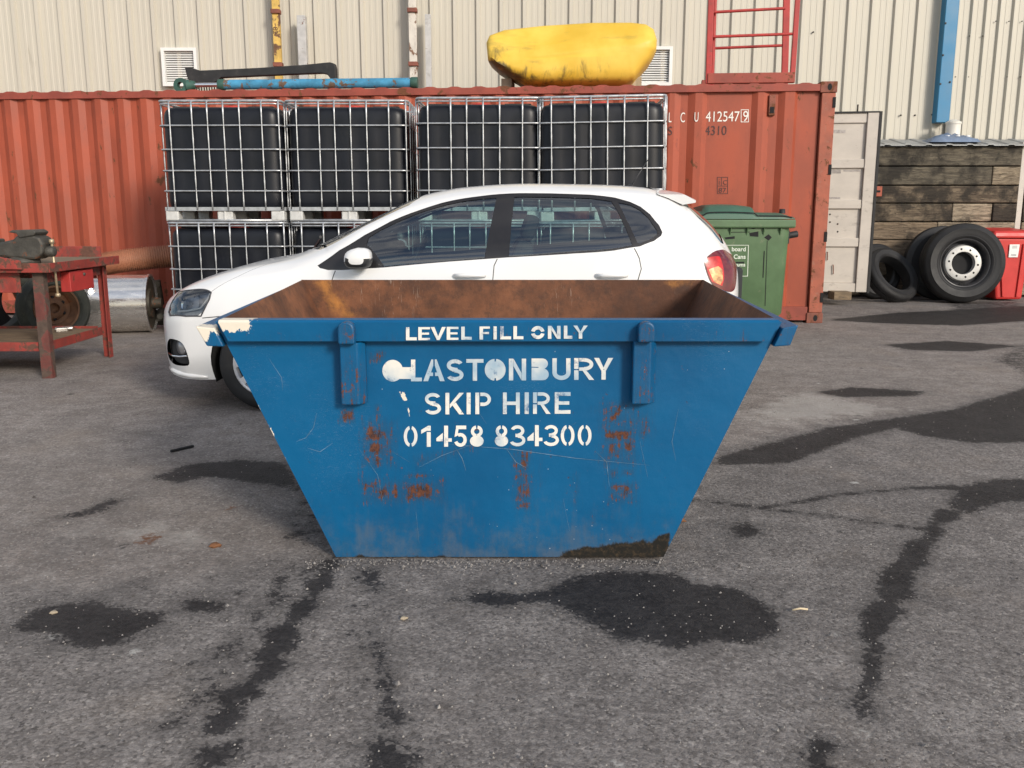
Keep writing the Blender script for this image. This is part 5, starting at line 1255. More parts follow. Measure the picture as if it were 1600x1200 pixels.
# ------------------------------------------------------------------ bins
def make_bin():
    YB = 9.35
    A, B = at(1088, 340, YB), at(1232, 487, YB); xr_t = at(1238, 345, YB).x; xr_b = at(1226, 487, YB).x
    W_ = 1.24; xl_t = xr_t - W_; xl_b = xr_b - W_ + .05; zt_ = at(1200, 344, YB).z; zb_ = .16; D_ = .78
    t = thing('wheelie_bin', 'large green four-wheeled bin with a domed lid beside the back of the white car', 'bin', ((xl_t + xr_t) / 2, YB + D_ / 2, 0))
    b = MB(); cr = .10
    def ring(x0, x1, y0, y1, z):
        P = []
        for cx, cy, a0 in ((x1 - cr, y1 - cr, 0), (x0 + cr, y1 - cr, 90), (x0 + cr, y0 + cr, 180), (x1 - cr, y0 + cr, 270)):
            for a in np.linspace(a0, a0 + 90, 7): P.append(Vector((cx + cr * math.cos(R(a)), cy + cr * math.sin(R(a)), z)))
        return P
    lv = [(0, .97), (.03, 1), (1, 1)]
    rs_ = [ring(xl_b + .03, xr_b - .03, YB + .06, YB + D_ - .06, zb_), ring(xl_b, xr_b, YB + .03, YB + D_ - .03, zb_ + .05), ring(xl_t, xr_t, YB, YB + D_, zt_ - .07)]
    n = 28
    for r_ in rs_: b.v += r_
    for i in range(2):
        for q in range(n): qq = (q + 1) % n; b.f.append([i * n + q, i * n + qq, (i + 1) * n + qq, (i + 1) * n + q]); b.m.append(0); b.sm.append(True)
    b.f.append(list(range(n))[::-1]); b.m.append(0); b.sm.append(False); b.f.append([2 * n + q for q in range(n)]); b.m.append(0); b.sm.append(False)
    body_ = b.build('body', m_bin, t, 0, 40)
    b = MB(); b.box(((xl_t + xr_t) / 2, YB + D_ / 2, zt_ - .035), (W_ + .06, D_ + .08, .085))
    rimp = b.build('rim', m_bin, body_, .015)
    b = MB()
    for u in (1115, 1141, 1167, 1193, 1219): x = at(u, 350, YB).x; b.prism([(x, YB - .038, zt_ - .078), (x, YB + .004, zt_ - .078), (x, YB + .006, zt_ - .16)], (.008, 0, 0))
    b.build('rib', m_bin, body_, recalc=True)
    # lid: low arch with a raised middle hood
    b = MB(); N = 40; M_ = 10; xs_ = np.linspace(xl_t - .03, xr_t + .015, N + 1)
    um = at(1182, 330, YB).x; ul = at(1098, 330, YB).x
    def lz(x):
        base = .075 + .01 * math.cos((x - xl_t) / W_ * 3)
        if ul < x < um: base += .055 * min(1, (x - ul) / .04, (um - x) / .02) + .02 * math.sin((x - ul) / (um - ul) * math.pi)
        e = min(x - xl_t + .03, xr_t + .015 - x); return base * min(1, max(.45, (e / .12) ** .5))
    for x in xs_:
        for j in range(M_ + 1):
            q = j / M_; pr_ = (1 - (2 * q - 1) ** 4) ** .5 if q < .5 else 1 - .25 * (q - .5) * 2
            b.v.append(Vector((x, YB - .035 + (D_ + .07) * q, zt_ + .01 + lz(x) * (.35 + .65 * pr_))))
    for i in range(N):
        for j in range(M_): a_ = i * (M_ + 1) + j; b.f.append([a_, a_ + M_ + 1, a_ + M_ + 2, a_ + 1]); b.m.append(0); b.sm.append(True)
    o_ = len(b.v)
    for x in xs_: b.v.append(Vector((x, YB - .04, zt_ + .012)))
    for i in range(N): b.f.append([o_ + i, o_ + i + 1, (i + 1) * (M_ + 1), i * (M_ + 1)]); b.m.append(0); b.sm.append(False)
    a_ = N * (M_ + 1); o2 = len(b.v); b.v += [Vector((xs_[-1], YB - .035 + (D_ + .07) * j / M_, zt_ + .012)) for j in range(M_ + 1)]
    for j in range(M_): b.f.append([a_ + j, o2 + j, o2 + j + 1, a_ + j + 1]); b.m.append(0); b.sm.append(False)
    lid = b.build('lid', m_binlid, t, 0, 40)
    b = MB(); P = [Vector((x, YB - .042, zt_ + .012 + .45 * lz(x))) for x in xs_[2:-1]]; b.tube(P, .006, 5); b.build('lid_seam', m_dark, lid)
    # right side: grip and trunnion
    P = at(1244, 367, YB + .25); b = MB(); b.tube([(xr_t - .01, YB + .3, P.z - .02), (P.x + .03, YB + .3, P.z + .01)], .035, 12); b.box((xr_t + .01, YB + .28, P.z - .02), (.05, .22, .14)); b.build('trunnion', m_black, t, .008)
    P = at(1223, 316, YB + .5); P.z = zt_ + .085; b = MB(); b.lathe([(.0, .05), (.03, .05), (.035, 0)], P - Vector((0, 0, .02)), (0, 0, 1), 12); b.build('hinge_knob', m_black, lid)
    for sx in (0, 1):
        for sy in (0, 1):
            x = (xl_b + .16, xr_b - .16)[sx]; y = (YB + .16, YB + D_ - .16)[sy]
            b = MB(); b.lathe([(0, -.022), (.07, -.022), (.08, -.012), (.08, .012), (.07, .022), (0, .022)], (x, y, .08), (1, .3, 0), 20); b.box((x, y, .13), (.07, .07, .06)); b.build('castor', m_black, t)
    # marks on the front face
    def fpt(u, v): # point on the tapered front face
        p = at(u, v, YB + .012); f_ = (p.z - zb_ - .05) / (zt_ - .07 - zb_ - .05); return at(u, v, YB + .03 * (1 - f_) - .003)
    b = MB()
    def quad(pts): 
        o__ = len(b.v); b.v.extend([fpt(u, v) for u, v in pts]); b.f.append([o__ + i for i in range(len(pts))]); b.m.append(0); b.sm.append(False)
    quad([(1170, 352), (1176, 348), (1183, 351), (1184, 355), (1177, 358), (1171, 355)]); quad([(1194, 371), (1201, 366), (1206, 371), (1201, 376)]); quad([(1171, 364), (1185, 361.5), (1185, 370), (1172, 369)]); quad([(1132, 371), (1148, 369), (1148, 373), (1134, 374)])
    quad([(1193.5, 392), (1195, 392), (1193, 434), (1191.5, 434)]); quad([(1198.5, 376), (1199.3, 376), (1196, 478), (1195, 478)]); quad([(1140, 362.5), (1172, 362), (1172, 363), (1140, 363.5)])
    quad([(1148, 409.2), (1163, 409), (1162.5, 411.5), (1148, 411.8)])
    b.build('tape_patch', m_dark, body_)
    b = MB(); quad([(1110, 382.8), (1170, 382.8), (1170, 383.6), (1110, 383.6)]); quad([(1168.9, 383.6), (1170, 383.6), (1168.6, 431), (1167.6, 431)]); quad([(1110, 431), (1168.6, 431), (1168.6, 431.9), (1110, 431.9)])
    b.build('label_frame', m_txtpale, body_)
    for s2, ur, vb, sz in (('board', 1165, 392.5, .062), ('Cans', 1164.8, 404.3, .062), ('drums', 1164.3, 416.2, .052), ('s', 1153, 428.5, .06)):
        p = fpt(ur, vb); o = text(s2, sz, p, (1, 0, 0), (0, .03, 1), m_txtpale, 'lettering', body_, 1, .0012, push=.002)
        mxx = max(v_.co.x for v_ in o.data.vertices) + LOC[t].x - p.x
        for v_ in o.data.vertices: v_.co.x -= mxx
make_bin()
def make_redbin():
    YB = 12.95; x0 = at(1551, 380, YB).x; x1 = x0 + .56; zt_ = at(1560, 372, YB).z; D_ = .6
    xb0 = at(1557, 463, YB).x
    t = thing('wheelie_bin', 'bright red two-wheeled bin beside the large truck wheel', 'bin', ((x0 + x1) / 2, YB + D_ / 2, 0))
    b = MB(); b.hexa([(xb0, YB + .02, .02), (x1 - .05, YB + .02, .02), (x1 - .05, YB + D_ - .12, .02), (xb0, YB + D_ - .12, .02)], [(x0 + .015, YB, zt_), (x1 - .015, YB, zt_), (x1 - .015, YB + D_, zt_), (x0 + .015, YB + D_, zt_)])
    bd = b.build('body', m_redbin, t, .03)
    b = MB(); A = (x0 + .1); b.hexa([(xb0 + .08, YB - .004, .06), (xb0 + .11, YB - .004, .06), (xb0 + .11, YB + .03, .06), (xb0 + .08, YB + .03, .06)], [(x0 + .10, YB - .022, zt_ - .08), (x0 + .13, YB - .022, zt_ - .08), (x0 + .13, YB + .01, zt_ - .08), (x0 + .10, YB + .01, zt_ - .08)])
    b.hexa([(x1 - .15, YB - .004, .06), (x1 - .12, YB - .004, .06), (x1 - .12, YB + .03, .06), (x1 - .15, YB + .03, .06)], [(x1 - .13, YB - .022, zt_ - .08), (x1 - .10, YB - .022, zt_ - .08), (x1 - .10, YB + .01, zt_ - .08), (x1 - .13, YB + .01, zt_ - .08)])
    b.build('rib', m_redbin, bd, .006)
    b = MB(); b.hexa([(x0 - .03, YB - .05, zt_), (x1 + .03, YB - .05, zt_), (x1 + .03, YB + D_ + .03, zt_), (x0 - .03, YB + D_ + .03, zt_)], [(x0 + .0, YB - .02, zt_ + .10), (x1, YB - .02, zt_ + .10), (x1, YB + D_, zt_ + .14), (x0, YB + D_, zt_ + .14)])
    b.build('lid', m_redbin, t, .03)
    A, B = at(1578.5, 382, YB - .026), at(1591, 402, YB - .012)
    b = MB(); b.prism([(A.x, YB - .018, A.z), (B.x, YB - .018, A.z), (B.x - .005, YB - .009, B.z), (A.x + .004, YB - .009, B.z)], (0, .004, 0)); b.build('paper_label', m_labelw, bd)
    b = MB()
    for k_ in (0.12, .2, .28, .78, .86): z = A.z + (B.z - A.z) * k_; yy = YB - .0195 + .009 * k_; b.box(((A.x + B.x) / 2 + .003, yy, z), ((B.x - A.x) * .5, .001, .007))
    b.build('print_line', M('grey_print', (.3, .3, .3), .6), bd)
    for s_ in (x0 + .06, x1 - .06):
        b = MB(); b.lathe([(0, -.025), (.09, -.025), (.1, -.012), (.1, .012), (.09, .025), (0, .025)], (s_, YB + D_ - .02, .10), (1, 0, 0), 20); b.build('wheel', m_black, t)
make_redbin()

# ------------------------------------------------------------------ tyres and wheels
def tyre_prof(Ro, Ri, wdt):
    h = wdt / 2; return [(Ri, h * .72), (Ri + .012, h * .86), (Ri + (Ro - Ri) * .20, h * .95), (Ri + (Ro - Ri) * .23, h * .93), (Ri + (Ro - Ri) * .40, h), (Ri + (Ro - Ri) * .60, h), (Ri + (Ro - Ri) * .62, h * 1.015), (Ri + (Ro - Ri) * .65, h * 1.015), (Ri + (Ro - Ri) * .67, h * .98), (Ro - .03, h * .84), (Ro - .008, h * .70), (Ro, h * .45), (Ro, h * .12), (Ro - .012, h * .10), (Ro - .012, h * .04), (Ro, h * .02), (Ro, -h * .45), (Ro - .01, -h * .72), (Ro - .04, -h * .9), (Ri + (Ro - Ri) * .4, -h), (Ri, -h * .72), (Ri - .004, 0), (Ri, h * .72)]
def tyre(name, label, c, ax, Ro, Ri, wdt, mat=None, cat='tyre', group=None):
    t = thing(name, label, cat, (c[0], c[1], 0), group)
    b = MB(); b.lathe(tyre_prof(Ro, Ri, wdt), c, ax, 56); b.build('tyre', mat or m_tyre, t, 0, 40, recalc=True)
    return t
cw = at(1503, 407, 12.72); Rw = 61.5 / F_PX * 12.6
cw.z = Rw + .0
ax = Vector((-.10, -1, .10)).normalized()
tw = tyre('truck_wheel', 'large upright truck wheel with a silver ten hole hub against the sleeper wall', cw, ax, Rw, Rw * .60, .31, cat='wheel')
b = MB(); hr = .148 * 1.02
Rh = 27 / F_PX * 12.6
b.lathe([(Rw * .615, .118), (Rw * .605, .130), (Rw * .592, .128), (Rw * .57, .09), (Rw * .55, -.02)], cw, ax, 48); b.build('rim', m_lampblk, tw, 0, 40)
q = Vector((0, 0, 1)); e1 = (q - ax * q.dot(ax)).normalized(); e2 = ax.cross(e1)
b = MB(); b.lathe([(Rh * 1.06, .02), (Rh * 1.0, .06), (Rh * .96, .064), (Rh * .655, .064), (Rh * .64, .05), (Rh * .64, -.02)], cw, ax, 48)
hub = b.build('hub_disc', m_rimsilver, tw, 0, 35)
b = MB()
for i in range(10):
    a = 2 * math.pi * (i + .3) / 10; p = cw + (e1 * math.cos(a) + e2 * math.sin(a)) * Rh * .81 + ax * .0655
    b.lathe([(0, 0), (.0145, 0), (.0145, -.02)], p, ax, 12)
b.build('bolt_hole', m_dark, hub)
b = MB(); b.lathe([(Rw * .56, -.03), (Rh * 1.06, .0)], cw, ax, 48); b.build('rim_well', m_lampblk, tw)
b = MB(); b.lathe([(0, -.03), (Rh * .63, -.03)], cw, ax, 32); b.build('hub_bore', m_dark, tw)
b = MB()
for i in range(8):
    a = 2 * math.pi * (i + .1) / 8; p = cw + (e1 * math.cos(a) + e2 * math.sin(a)) * (Rh * 1.06 + Rw * .56) / 2 + ax * -.012
    b.lathe([(0, .004), (.036, .004)], p, ax, 14)
b.build('hand_hole', m_dark, tw)
c2 = at(1392, 431, 12.95); Rt = .425
ax2 = Vector((.36, -.74, .57)).normalized()
c2.z = max(c2.z, .30)
tyre('loose_tyre', 'bare black tyre tilted back between the open cream door and the truck wheel', c2, ax2, Rt, .275, .22, group='bare tyres on the yard')
c3 = at(1368, 424, 13.30); c3.z = .40
tyre('loose_tyre', 'bare tyre standing behind the leaning tyre, beside the cream door', c3, (.25, -.95, .15), .40, .24, .2, group='bare tyres on the yard')
c4 = at(1470, 415, 13.25); c4.z = .53
tyre('loose_tyre', 'wide bare truck tyre tucked behind the silver hubbed wheel', c4 + Vector((-.05, -.10, 0)), (-.05, -1, .06), .53, .3, .16, group='bare tyres on the yard')
# left side, under and behind the workbench
cb = at(84, 486, 8.75); cb.z = .335; axb = Vector((.74, -.66, .06)).normalized()
wl = tyre('old_wheel', 'old wheel with a rust brown rim behind the red workbench', cb, axb, .335, .215, .20, m_tyre_dirty, 'wheel')
b = MB(); b.lathe([(.222, .07), (.215, .085), (.20, .08), (.19, .05), (.165, .03), (.155, .0), (.12, -.01), (.09, .02), (.05, .025), (.05, -.02), (0, -.02)], cb, axb, 40); b.build('rim', m_rustrim, wl, 0, 40)
e1 = (q - axb * q.dot(axb)).normalized(); e2 = axb.cross(e1)
b = MB()
for i in range(6): a = 2 * math.pi * i / 6; b.lathe([(0, .012), (.016, .012), (.016, -.02)], cb + (e1 * math.cos(a) + e2 * math.sin(a)) * .105, axb, 10)
b.build('bolt_hole', m_dark, wl)
c5 = at(-8, 490, 8.6); c5.z = .41
tyre('loose_tyre', 'dusty bare tyre standing at the left edge behind the workbench', c5, (.80, -.6, .05), .41, .25, .22, m_tyre_dirty, group='bare tyres on the yard')
c6 = at(38, 485, 9.25); c6.z = .37
tyre('loose_tyre', 'dark bare tyre between the dusty tyre and the rusty rimmed wheel', c6, (.75, -.66, .0), .37, .23, .2, group='bare tyres on the yard')

# silver drum
cd = at(182, 473, 9.55); Rd = .30; cd.z = Rd; axd = Vector((.985, .17, 0)).normalized()
dm = thing('steel_drum', 'shiny steel drum lying on its side below the orange hose', 'drum', (cd.x, cd.y, 0))
b = MB(); b.lathe([(Rd - .015, -.36), (Rd, -.35), (Rd, .33), (Rd + .008, .335), (Rd + .008, .36), (Rd - .012, .362), (Rd - .02, .34)], cd, axd, 56); b.build('shell', m_steel, dm, 0, 40)
b = MB(); b.lathe([(Rd - .02, .34), (.16, .335), (.15, .36), (.06, .365), (.055, .46), (.0, .46)], cd, axd, 40); b.build('drum_end', m_drumend, dm, 0, 40)
b = MB(); b.lathe([(Rd - .02, -.34), (0, -.34)], cd, axd, 40); b.build('drum_end', m_drumend, dm)
# rusty machine part beside it
gb = at(250, 484, 9.85)
gp = thing('gearbox_part', 'dark greasy machine part on the ground between the steel drum and the car', 'machine part', (gb.x, gb.y, 0))
b = MB(); b.lathe([(0, -.10), (.09, -.10), (.10, -.05), (.07, .0), (.05, .07), (.03, .09), (0, .09)], (gb.x, gb.y, .13), (.3, -.9, .1), 20); b.build('housing', m_vise, gp, 0, 35)
b = MB(); b.tube([(gb.x - .02, gb.y + .1, .25), (gb.x - .03, gb.y + .06, .52)], .035, 10); b.lathe([(0, -.03), (.035, -.03), (.04, 0), (.035, .03), (0, .03)], (gb.x - .03, gb.y + .05, .48), (.2, -1, 0), 16); b.build('shaft', m_drumend, gp, 0, 40)
# orange hose, ribbed
P0, P1, P2, P3 = at(20, 452, 9.75), at(125, 422, 10.0), at(192, 408, 10.18), at(300, 397, 10.45)
hz = thing('ribbed_hose', 'thick orange brown ribbed hose lying across the steel drum', 'hose', (P2.x, P2.y, 0))
cps = [P0, P1, P2, P3]; path = []; rad = []
NN = 420
for i in range(NN):
    s_ = i / (NN - 1) * 3; k0 = min(2, int(s_)); t_ = s_ - k0
    a, b_, c, d = cps[max(0, k0 - 1)], cps[k0], cps[k0 + 1], cps[min(3, k0 + 2)]
    path.append(.5 * ((2 * b_) + (c - a) * t_ + (2 * a - 5 * b_ + 4 * c - d) * t_ ** 2 + (3 * b_ - a - 3 * c + d) * t_ ** 3)); rad.append(.126 + .0095 * math.cos(i * math.pi / 2))
b = MB(); b.tube(path, rad, 24); b.build('hose_wall', m_hose, hz)
# crumpled clear plastic
b = MB(); A = at(126, 468, 9.15); gsz = 9
for i in range(gsz + 1):
    for j in range(gsz + 1):
        x, z = i / gsz, j / gsz; b.v.append(Vector((A.x - .14 + .26 * x * (.5 + .5 * z) + random.uniform(-.012, .012), A.y + random.uniform(-.05, .05) + .1 * x, .10 + .62 * z * (1 - .25 * abs(x - .4)) + random.uniform(-.01, .01))))
for i in range(gsz):
    for j in range(gsz): b.f.append([i * (gsz + 1) + j, (i + 1) * (gsz + 1) + j, (i + 1) * (gsz + 1) + j + 1, i * (gsz + 1) + j + 1]); b.m.append(0); b.sm.append(False)
for i in range(gsz + 1):
    pass
tag(b.build('plastic_wrap', m_wrap), 'crumpled clear plastic wrap between the rusty rimmed wheel and steel drum', 'plastic wrap')

# ------------------------------------------------------------------ workbench with vise
fl = gnd(75, 590); rl = gnd(170, 558); Xr = (fl.x + rl.x) / 2; Yf, Yr = fl.y, rl.y
bt = thing('workbench', 'worn red steel workbench with a timber top and low shelf at the left', 'workbench', (Xr - .8, (Yf + Yr) / 2, 0))
ZTP = .87; Lb = 1.75
def leg(x, y, mat, sx, sy):
    b = MB(); w_ = .08
    b.box((x - sx * .0, y - sy * w_ / 2 + sy * .004, ZTP / 2 - .02), (w_, .008, ZTP - .04)); b.box((x + sx * (w_ / 2 - .004), y, ZTP / 2 - .02), (.008, w_ - .02, ZTP - .04))
    b.build('leg', mat, bt, .002)
leg(Xr, Yf, m_benchleg, 1, 1); leg(Xr, Yr, m_benchred, 1, -1); leg(Xr - Lb, Yf, m_benchred, -1, 1); leg(Xr - Lb, Yr, m_benchred, -1, -1)
y0, y1, x0, x1 = Yf - .10, Yr + .12, Xr - Lb - .1, Xr + .12
b = MB(); b.box(((x0 + x1) / 2, (y0 + y1) / 2, ZTP - .02), (x1 - x0 - .02, y1 - y0 - .02, .04)); b.build('bench_top', m_benchtop, bt, .004)
b = MB(); b.box(((x0 + x1) / 2, y0, ZTP - .025), (x1 - x0, .012, .07)); b.box((x1, (y0 + y1) / 2, ZTP - .025), (.012, y1 - y0 - .012, .07)); b.box((x0, (y0 + y1) / 2, ZTP - .025), (.012, y1 - y0 - .012, .07)); b.box(((x0 + x1) / 2, y1, ZTP + .02), (x1 - x0 - .3, .012, .14)); b.build('edge_rail', m_benchred, bt, .003)
b = MB(); b.box(((x0 + x1) / 2 - .1, Yf - .02, ZTP - .14), (Lb - .1, .01, .15)); b.box((Xr + .02, (Yf + Yr) / 2, ZTP - .10), (.01, Yr - Yf - .1, .09)); b.box(((x0 + x1) / 2, Yr + .02, ZTP - .12), (Lb - .1, .01, .12)); b.build('apron', m_benchred, bt, .003)
b = MB(); b.box((Xr + .055, Yf + .47, ZTP - .155), (.08, .40, .16)); dw = b.build('drawer_box', m_redpaint, bt, .006)
b = MB(); b.lathe([(0, .012), (.012, .01), (.014, 0)], (Xr + .096, Yf + .5, ZTP - .11), (1, 0, 0), 10); b.build('lock', m_vise, dw)
ZS = .25
b = MB(); b.box((Xr - Lb / 2, (Yf + Yr) / 2, ZS), (Lb - .12, Yr - Yf - .10, .018)); b.build('shelf', m_benchtop, bt)
b = MB(); b.box((Xr - Lb / 2, Yf + .0, ZS - .01), (Lb - .12, .012, .07)); b.box((Xr - Lb / 2, Yr - .0, ZS - .01), (Lb - .12, .012, .07)); b.box((Xr + .0, (Yf + Yr) / 2, ZS - .01), (.012, Yr - Yf - .12, .07)); b.build('shelf_rail', m_benchred, bt, .003)
b = MB(); sp_ = at(122, 525, (Yf + Yr) / 2 + .2)
b.box((Xr - .25, Yf + .75, ZS + .025), (.09, .05, .03), .5); b.tube([(Xr - .30, Yf + .74, ZS + .03), (Xr - .17, Yf + .78, ZS + .035)], .018, 8)
tag(b.build('metal_fitting', m_steel, None, .004), 'small grey metal fitting lying on the workbench shelf', 'fitting')
# vise at the near corner of the bench
vc = at(38, 410, Yf + .02); vx, vy, vz = vc.x, Yf + .08, ZTP
vi = thing('bench_vise', 'greasy cast iron vise bolted to the corner of the red workbench', 'vise', (vx, vy, vz))
def vb_(name, mb, mat=m_vise, par=vi, bev=.012): return mb.build(name, mat, par, bev)
b = MB(); b.lathe([(0, .0), (.13, .0), (.13, .025), (.09, .045), (.08, .07), (0, .07)], (vx - .05, vy, vz), (0, 0, 1), 24); vb_('base', b, bev=0)
b = MB(); prf = [(-.20, .07), (.10, .05), (.16, .10), (.17, .17), (.15, .215), (.10, .235), (-.02, .235), (-.06, .20), (-.20, .17)]
b.prism([(vx + x, vy - .09, vz + z - .02) for x, z in prf], (0, .18, 0)); vb_('jaw_body', b, bev=.02)
b = MB(); b.prism([(vx + x, vy - .10, vz + z) for x, z in ((.0, .19), (.11, .21), (.13, .235), (.10, .255), (-.05, .25), (-.08, .235), (-.02, .225))], (0, .20, 0)); vb_('jaw', b, bev=.008)
b = MB(); b.box((vx - .32, vy, vz + .14), (.26, .12, .09)); b.box((vx - .30, vy, vz + .215), (.10, .19, .06)); vb_('sliding_jaw', b)
b = MB(); b.tube([(vx - .42, vy - .02, vz + .185), (vx - .20, vy - .02, vz + .19)], .022, 10); tag(vb_('slide_bar', b, m_ram, bev=0), 'blue painted slide bar')
b = MB(); b.lathe([(0, .0), (.035, 0), (.04, .02), (.04, .07), (.03, .08), (0, .08)], (vx + .14, vy - .02, vz + .09), (1, 0, 0), 16); hd = vb_('screw_head', b, bev=0)
hx_, hy_ = vx + .20, vy - .02
b = MB(); b.tube([(hx_, hy_, vz + .16), (hx_ + .01, hy_, vz - .24)], .0095, 8); b.lathe([(0, -.018), (.017, -.012), (.02, 0), (.017, .012), (0, .018)], (hx_ + .01, hy_, vz - .24), (0, 0, 1), 12); b.lathe([(0, -.02), (.018, -.015), (.02, 0), (.018, .015), (0, .02)], (hx_, hy_, vz + .165), (0, 0, 1), 12); b.build('handle_bar', m_brass, hd)
b = MB(); A = at(0, 428, Yf - .13); b.prism([(A.x - .5, Yf - .14, ZTP - .02), (A.x - .5, Yf - .14, ZTP + .07), (A.x - .05, Yf - .14, ZTP + .07), (A.x + .16, Yf - .14, ZTP + .03), (A.x + .17, Yf - .14, ZTP - .035)], (0, .02, 0)); b.build('corner_plate', m_benchred, bt, .004)

# ------------------------------------------------------------------ things on the container roof
RZ = CH + .01
def oncont(u, v, d): return onplane(u, v, C0 + cin * d, cn)
# yellow hull
hy0 = .55
hl_o = [(762,72),(767,60),(790,51),(850,44),(920,40),(985,40),(1008,43),(1020,51),(1025,68),(1024,84),(1014,101),(1000,117),(988,132),(975,137.5),(900,138),(825,138),(800,124),(778,112),(765,100)]
hp = [oncont(u, v, hy0 + .45) for u, v in hl_o]
cxy = sum(hp, Vector()) / len(hp)
hull = thing('boat_hull', 'upturned yellow plastic hull with black grime lying on the container roof', 'boat hull', (cxy.x, cxy.y, RZ))
b = MB(); zlow = min(p.z for p in hp)
dense = []
for i in range(len(hp)):
    a_, c_ = hp[i], hp[(i + 1) % len(hp)]
    for j in range(4): dense.append(a_.lerp(c_, j / 4))
hp = dense; n = len(hp); zhi = max(p.z for p in hp); xlo = min(p.x for p in hp); xhi = max(p.x for p in hp)
def hz_in(p, s_):                     # pull a point toward the long middle axis of the hull
    ax_x = min(max(p.x, xlo + .35), xhi - .35); return Vector((ax_x + (p.x - ax_x) * s_, p.y, cxy.z + (p.z - cxy.z) * s_))
def crease(x):                        # height of the crease that runs across the near side
    t_ = (x - xlo) / (xhi - xlo); return zlow + (zhi - zlow) * (.40 - .18 * math.sin(min(1, t_ * 1.6) * math.pi) * (t_ < .62) + .45 * max(0, t_ - .45))
lay = [(-.47, .22), (-.462, .58), (-.445, .80), (-.39, .92), (-.25, .98), (.0, 1.0), (.30, 1.0), (.55, .93), (.68, .75)]
for (dd, s_) in lay:
    for p in hp:
        q = hz_in(p, s_); up = (q.z - crease(q.x)) / (zhi - zlow)
        d2 = dd + (max(0, up) * (.34 if dd < -.42 else .26 if dd < -.3 else .10) + max(0, -up) * .02) * (dd < -.2)
        b.v.append(q + cin * d2)
for i in range(len(lay) - 1):
    for k_ in range(n): kk = (k_ + 1) % n; b.f.append([i * n + k_, i * n + kk, (i + 1) * n + kk, (i + 1) * n + k_]); b.m.append(0); b.sm.append(True)
b.f.append([k_ for k_ in range(n)][::-1]); b.m.append(0); b.sm.append(True)
o_ = (len(lay) - 1) * n; b.f.append([o_ + k_ for k_ in range(n)]); b.m.append(0); b.sm.append(False)
ho = b.build('hull_shell', m_hull, hull, 0, 60, recalc=True)
co = np.array([(v_.co + LOC[hull])[:] for v_ in ho.data.vertices])
zr = (co[:, 2] - zlow) / (zhi - zlow); xrn = (co[:, 0] - xlo) / (xhi - xlo)
cz_ = np.array([crease(x) for x in co[:, 0]]); below = (co[:, 2] < cz_)
setattr_(ho, 'grime', .52 * below * np.clip(1.25 - xrn, .3, 1) + .55 * np.clip(.26 - xrn, 0, 1) / .26 * (zr < .66) + .10)
b = MB()
for (u0, u1) in ((786, 802), (984, 1001)):
    A = oncont(u0, 120, 1.25); B = oncont(u1, 120, 1.25); b.box(((A.x + B.x) / 2, (A.y + B.y) / 2, RZ + .10), ((B.x - A.x), .5, .20), -YAW)
b.build('bearer', m_timberpost, hull, .006)
# blue hydraulic ram
rm0, rm1 = oncont(342, 136, .45), oncont(645, 136, .40); rd = .058
zc = RZ + .03 + rd; rm0.z = zc + .0; rm1.z = zc - .01
rdir = (rm1 - rm0).normalized()
rm = thing('hydraulic_ram', 'scuffed blue hydraulic ram lying along the container roof edge', 'hydraulic ram', ((rm0.x + rm1.x) / 2, (rm0.y + rm1.y) / 2, RZ))
b = MB(); b.tube([rm0, rm1], rd, 20); b.build('barrel', m_ram, rm, .004, 40)
ro = oncont(298, 138, .45); ro.z = zc
b = MB(); b.tube([ro, rm0 + rdir * .02], .026, 14); b.build('rod', m_chrome, rm, 0, 40)
e_ = oncont(284, 138, .45); e_.z = zc - .005
b = MB(); b.lathe([(.04, -.04), (.085, -.04), (.09, 0), (.085, .04), (.04, .04), (.04, -.04)], e_, cn, 24); b.tube([e_ + rdir * .08, ro + rdir * .06], [.07, .045], 14); b.build('rod_eye', m_green_d, rm, 0, 40)
b = MB(); b.tube([rm1 - rdir * .02, rm1 + rdir * .06], .066, 16); b.tube([rm0, rm0 + rdir * .08], .064, 16); b.build('end_collar', m_green_d, rm, .004, 40)
# black plastic bracket standing behind it
po = [(288,104.5),(300,106),(312,110),(400,106),(470,101.5),(515,97),(522,99),(524,106),(525,134),(517,134),(515.5,122),(511,116),(503,114),(450,116),(345,121),(338,127),(330,131),(318,131),(304,128),(293,124)]
bk = thing('side_guard', 'long black plastic side guard standing on the container roof behind the blue ram', 'side guard', (oncont(420, 120, .9).x, oncont(420, 120, .9).y, RZ))
pp = [oncont(u, v, .85) for u, v in po]
for p in pp: p.z = max(p.z, RZ + .012)
b = MB(); b.prism(pp, cin * .10); b.build('bar', m_black, bk, .008)
b = MB()
for i in range(11):
    A = oncont(306 + i * 4, 121, .88); b.tube([A, Vector((A.x, A.y, RZ + .01))], .009, 5)
for v in (122, 128): b.tube([oncont(304, v, .885), oncont(348, v - 1, .885)], .008, 5)
b.build('grating', m_black, bk)
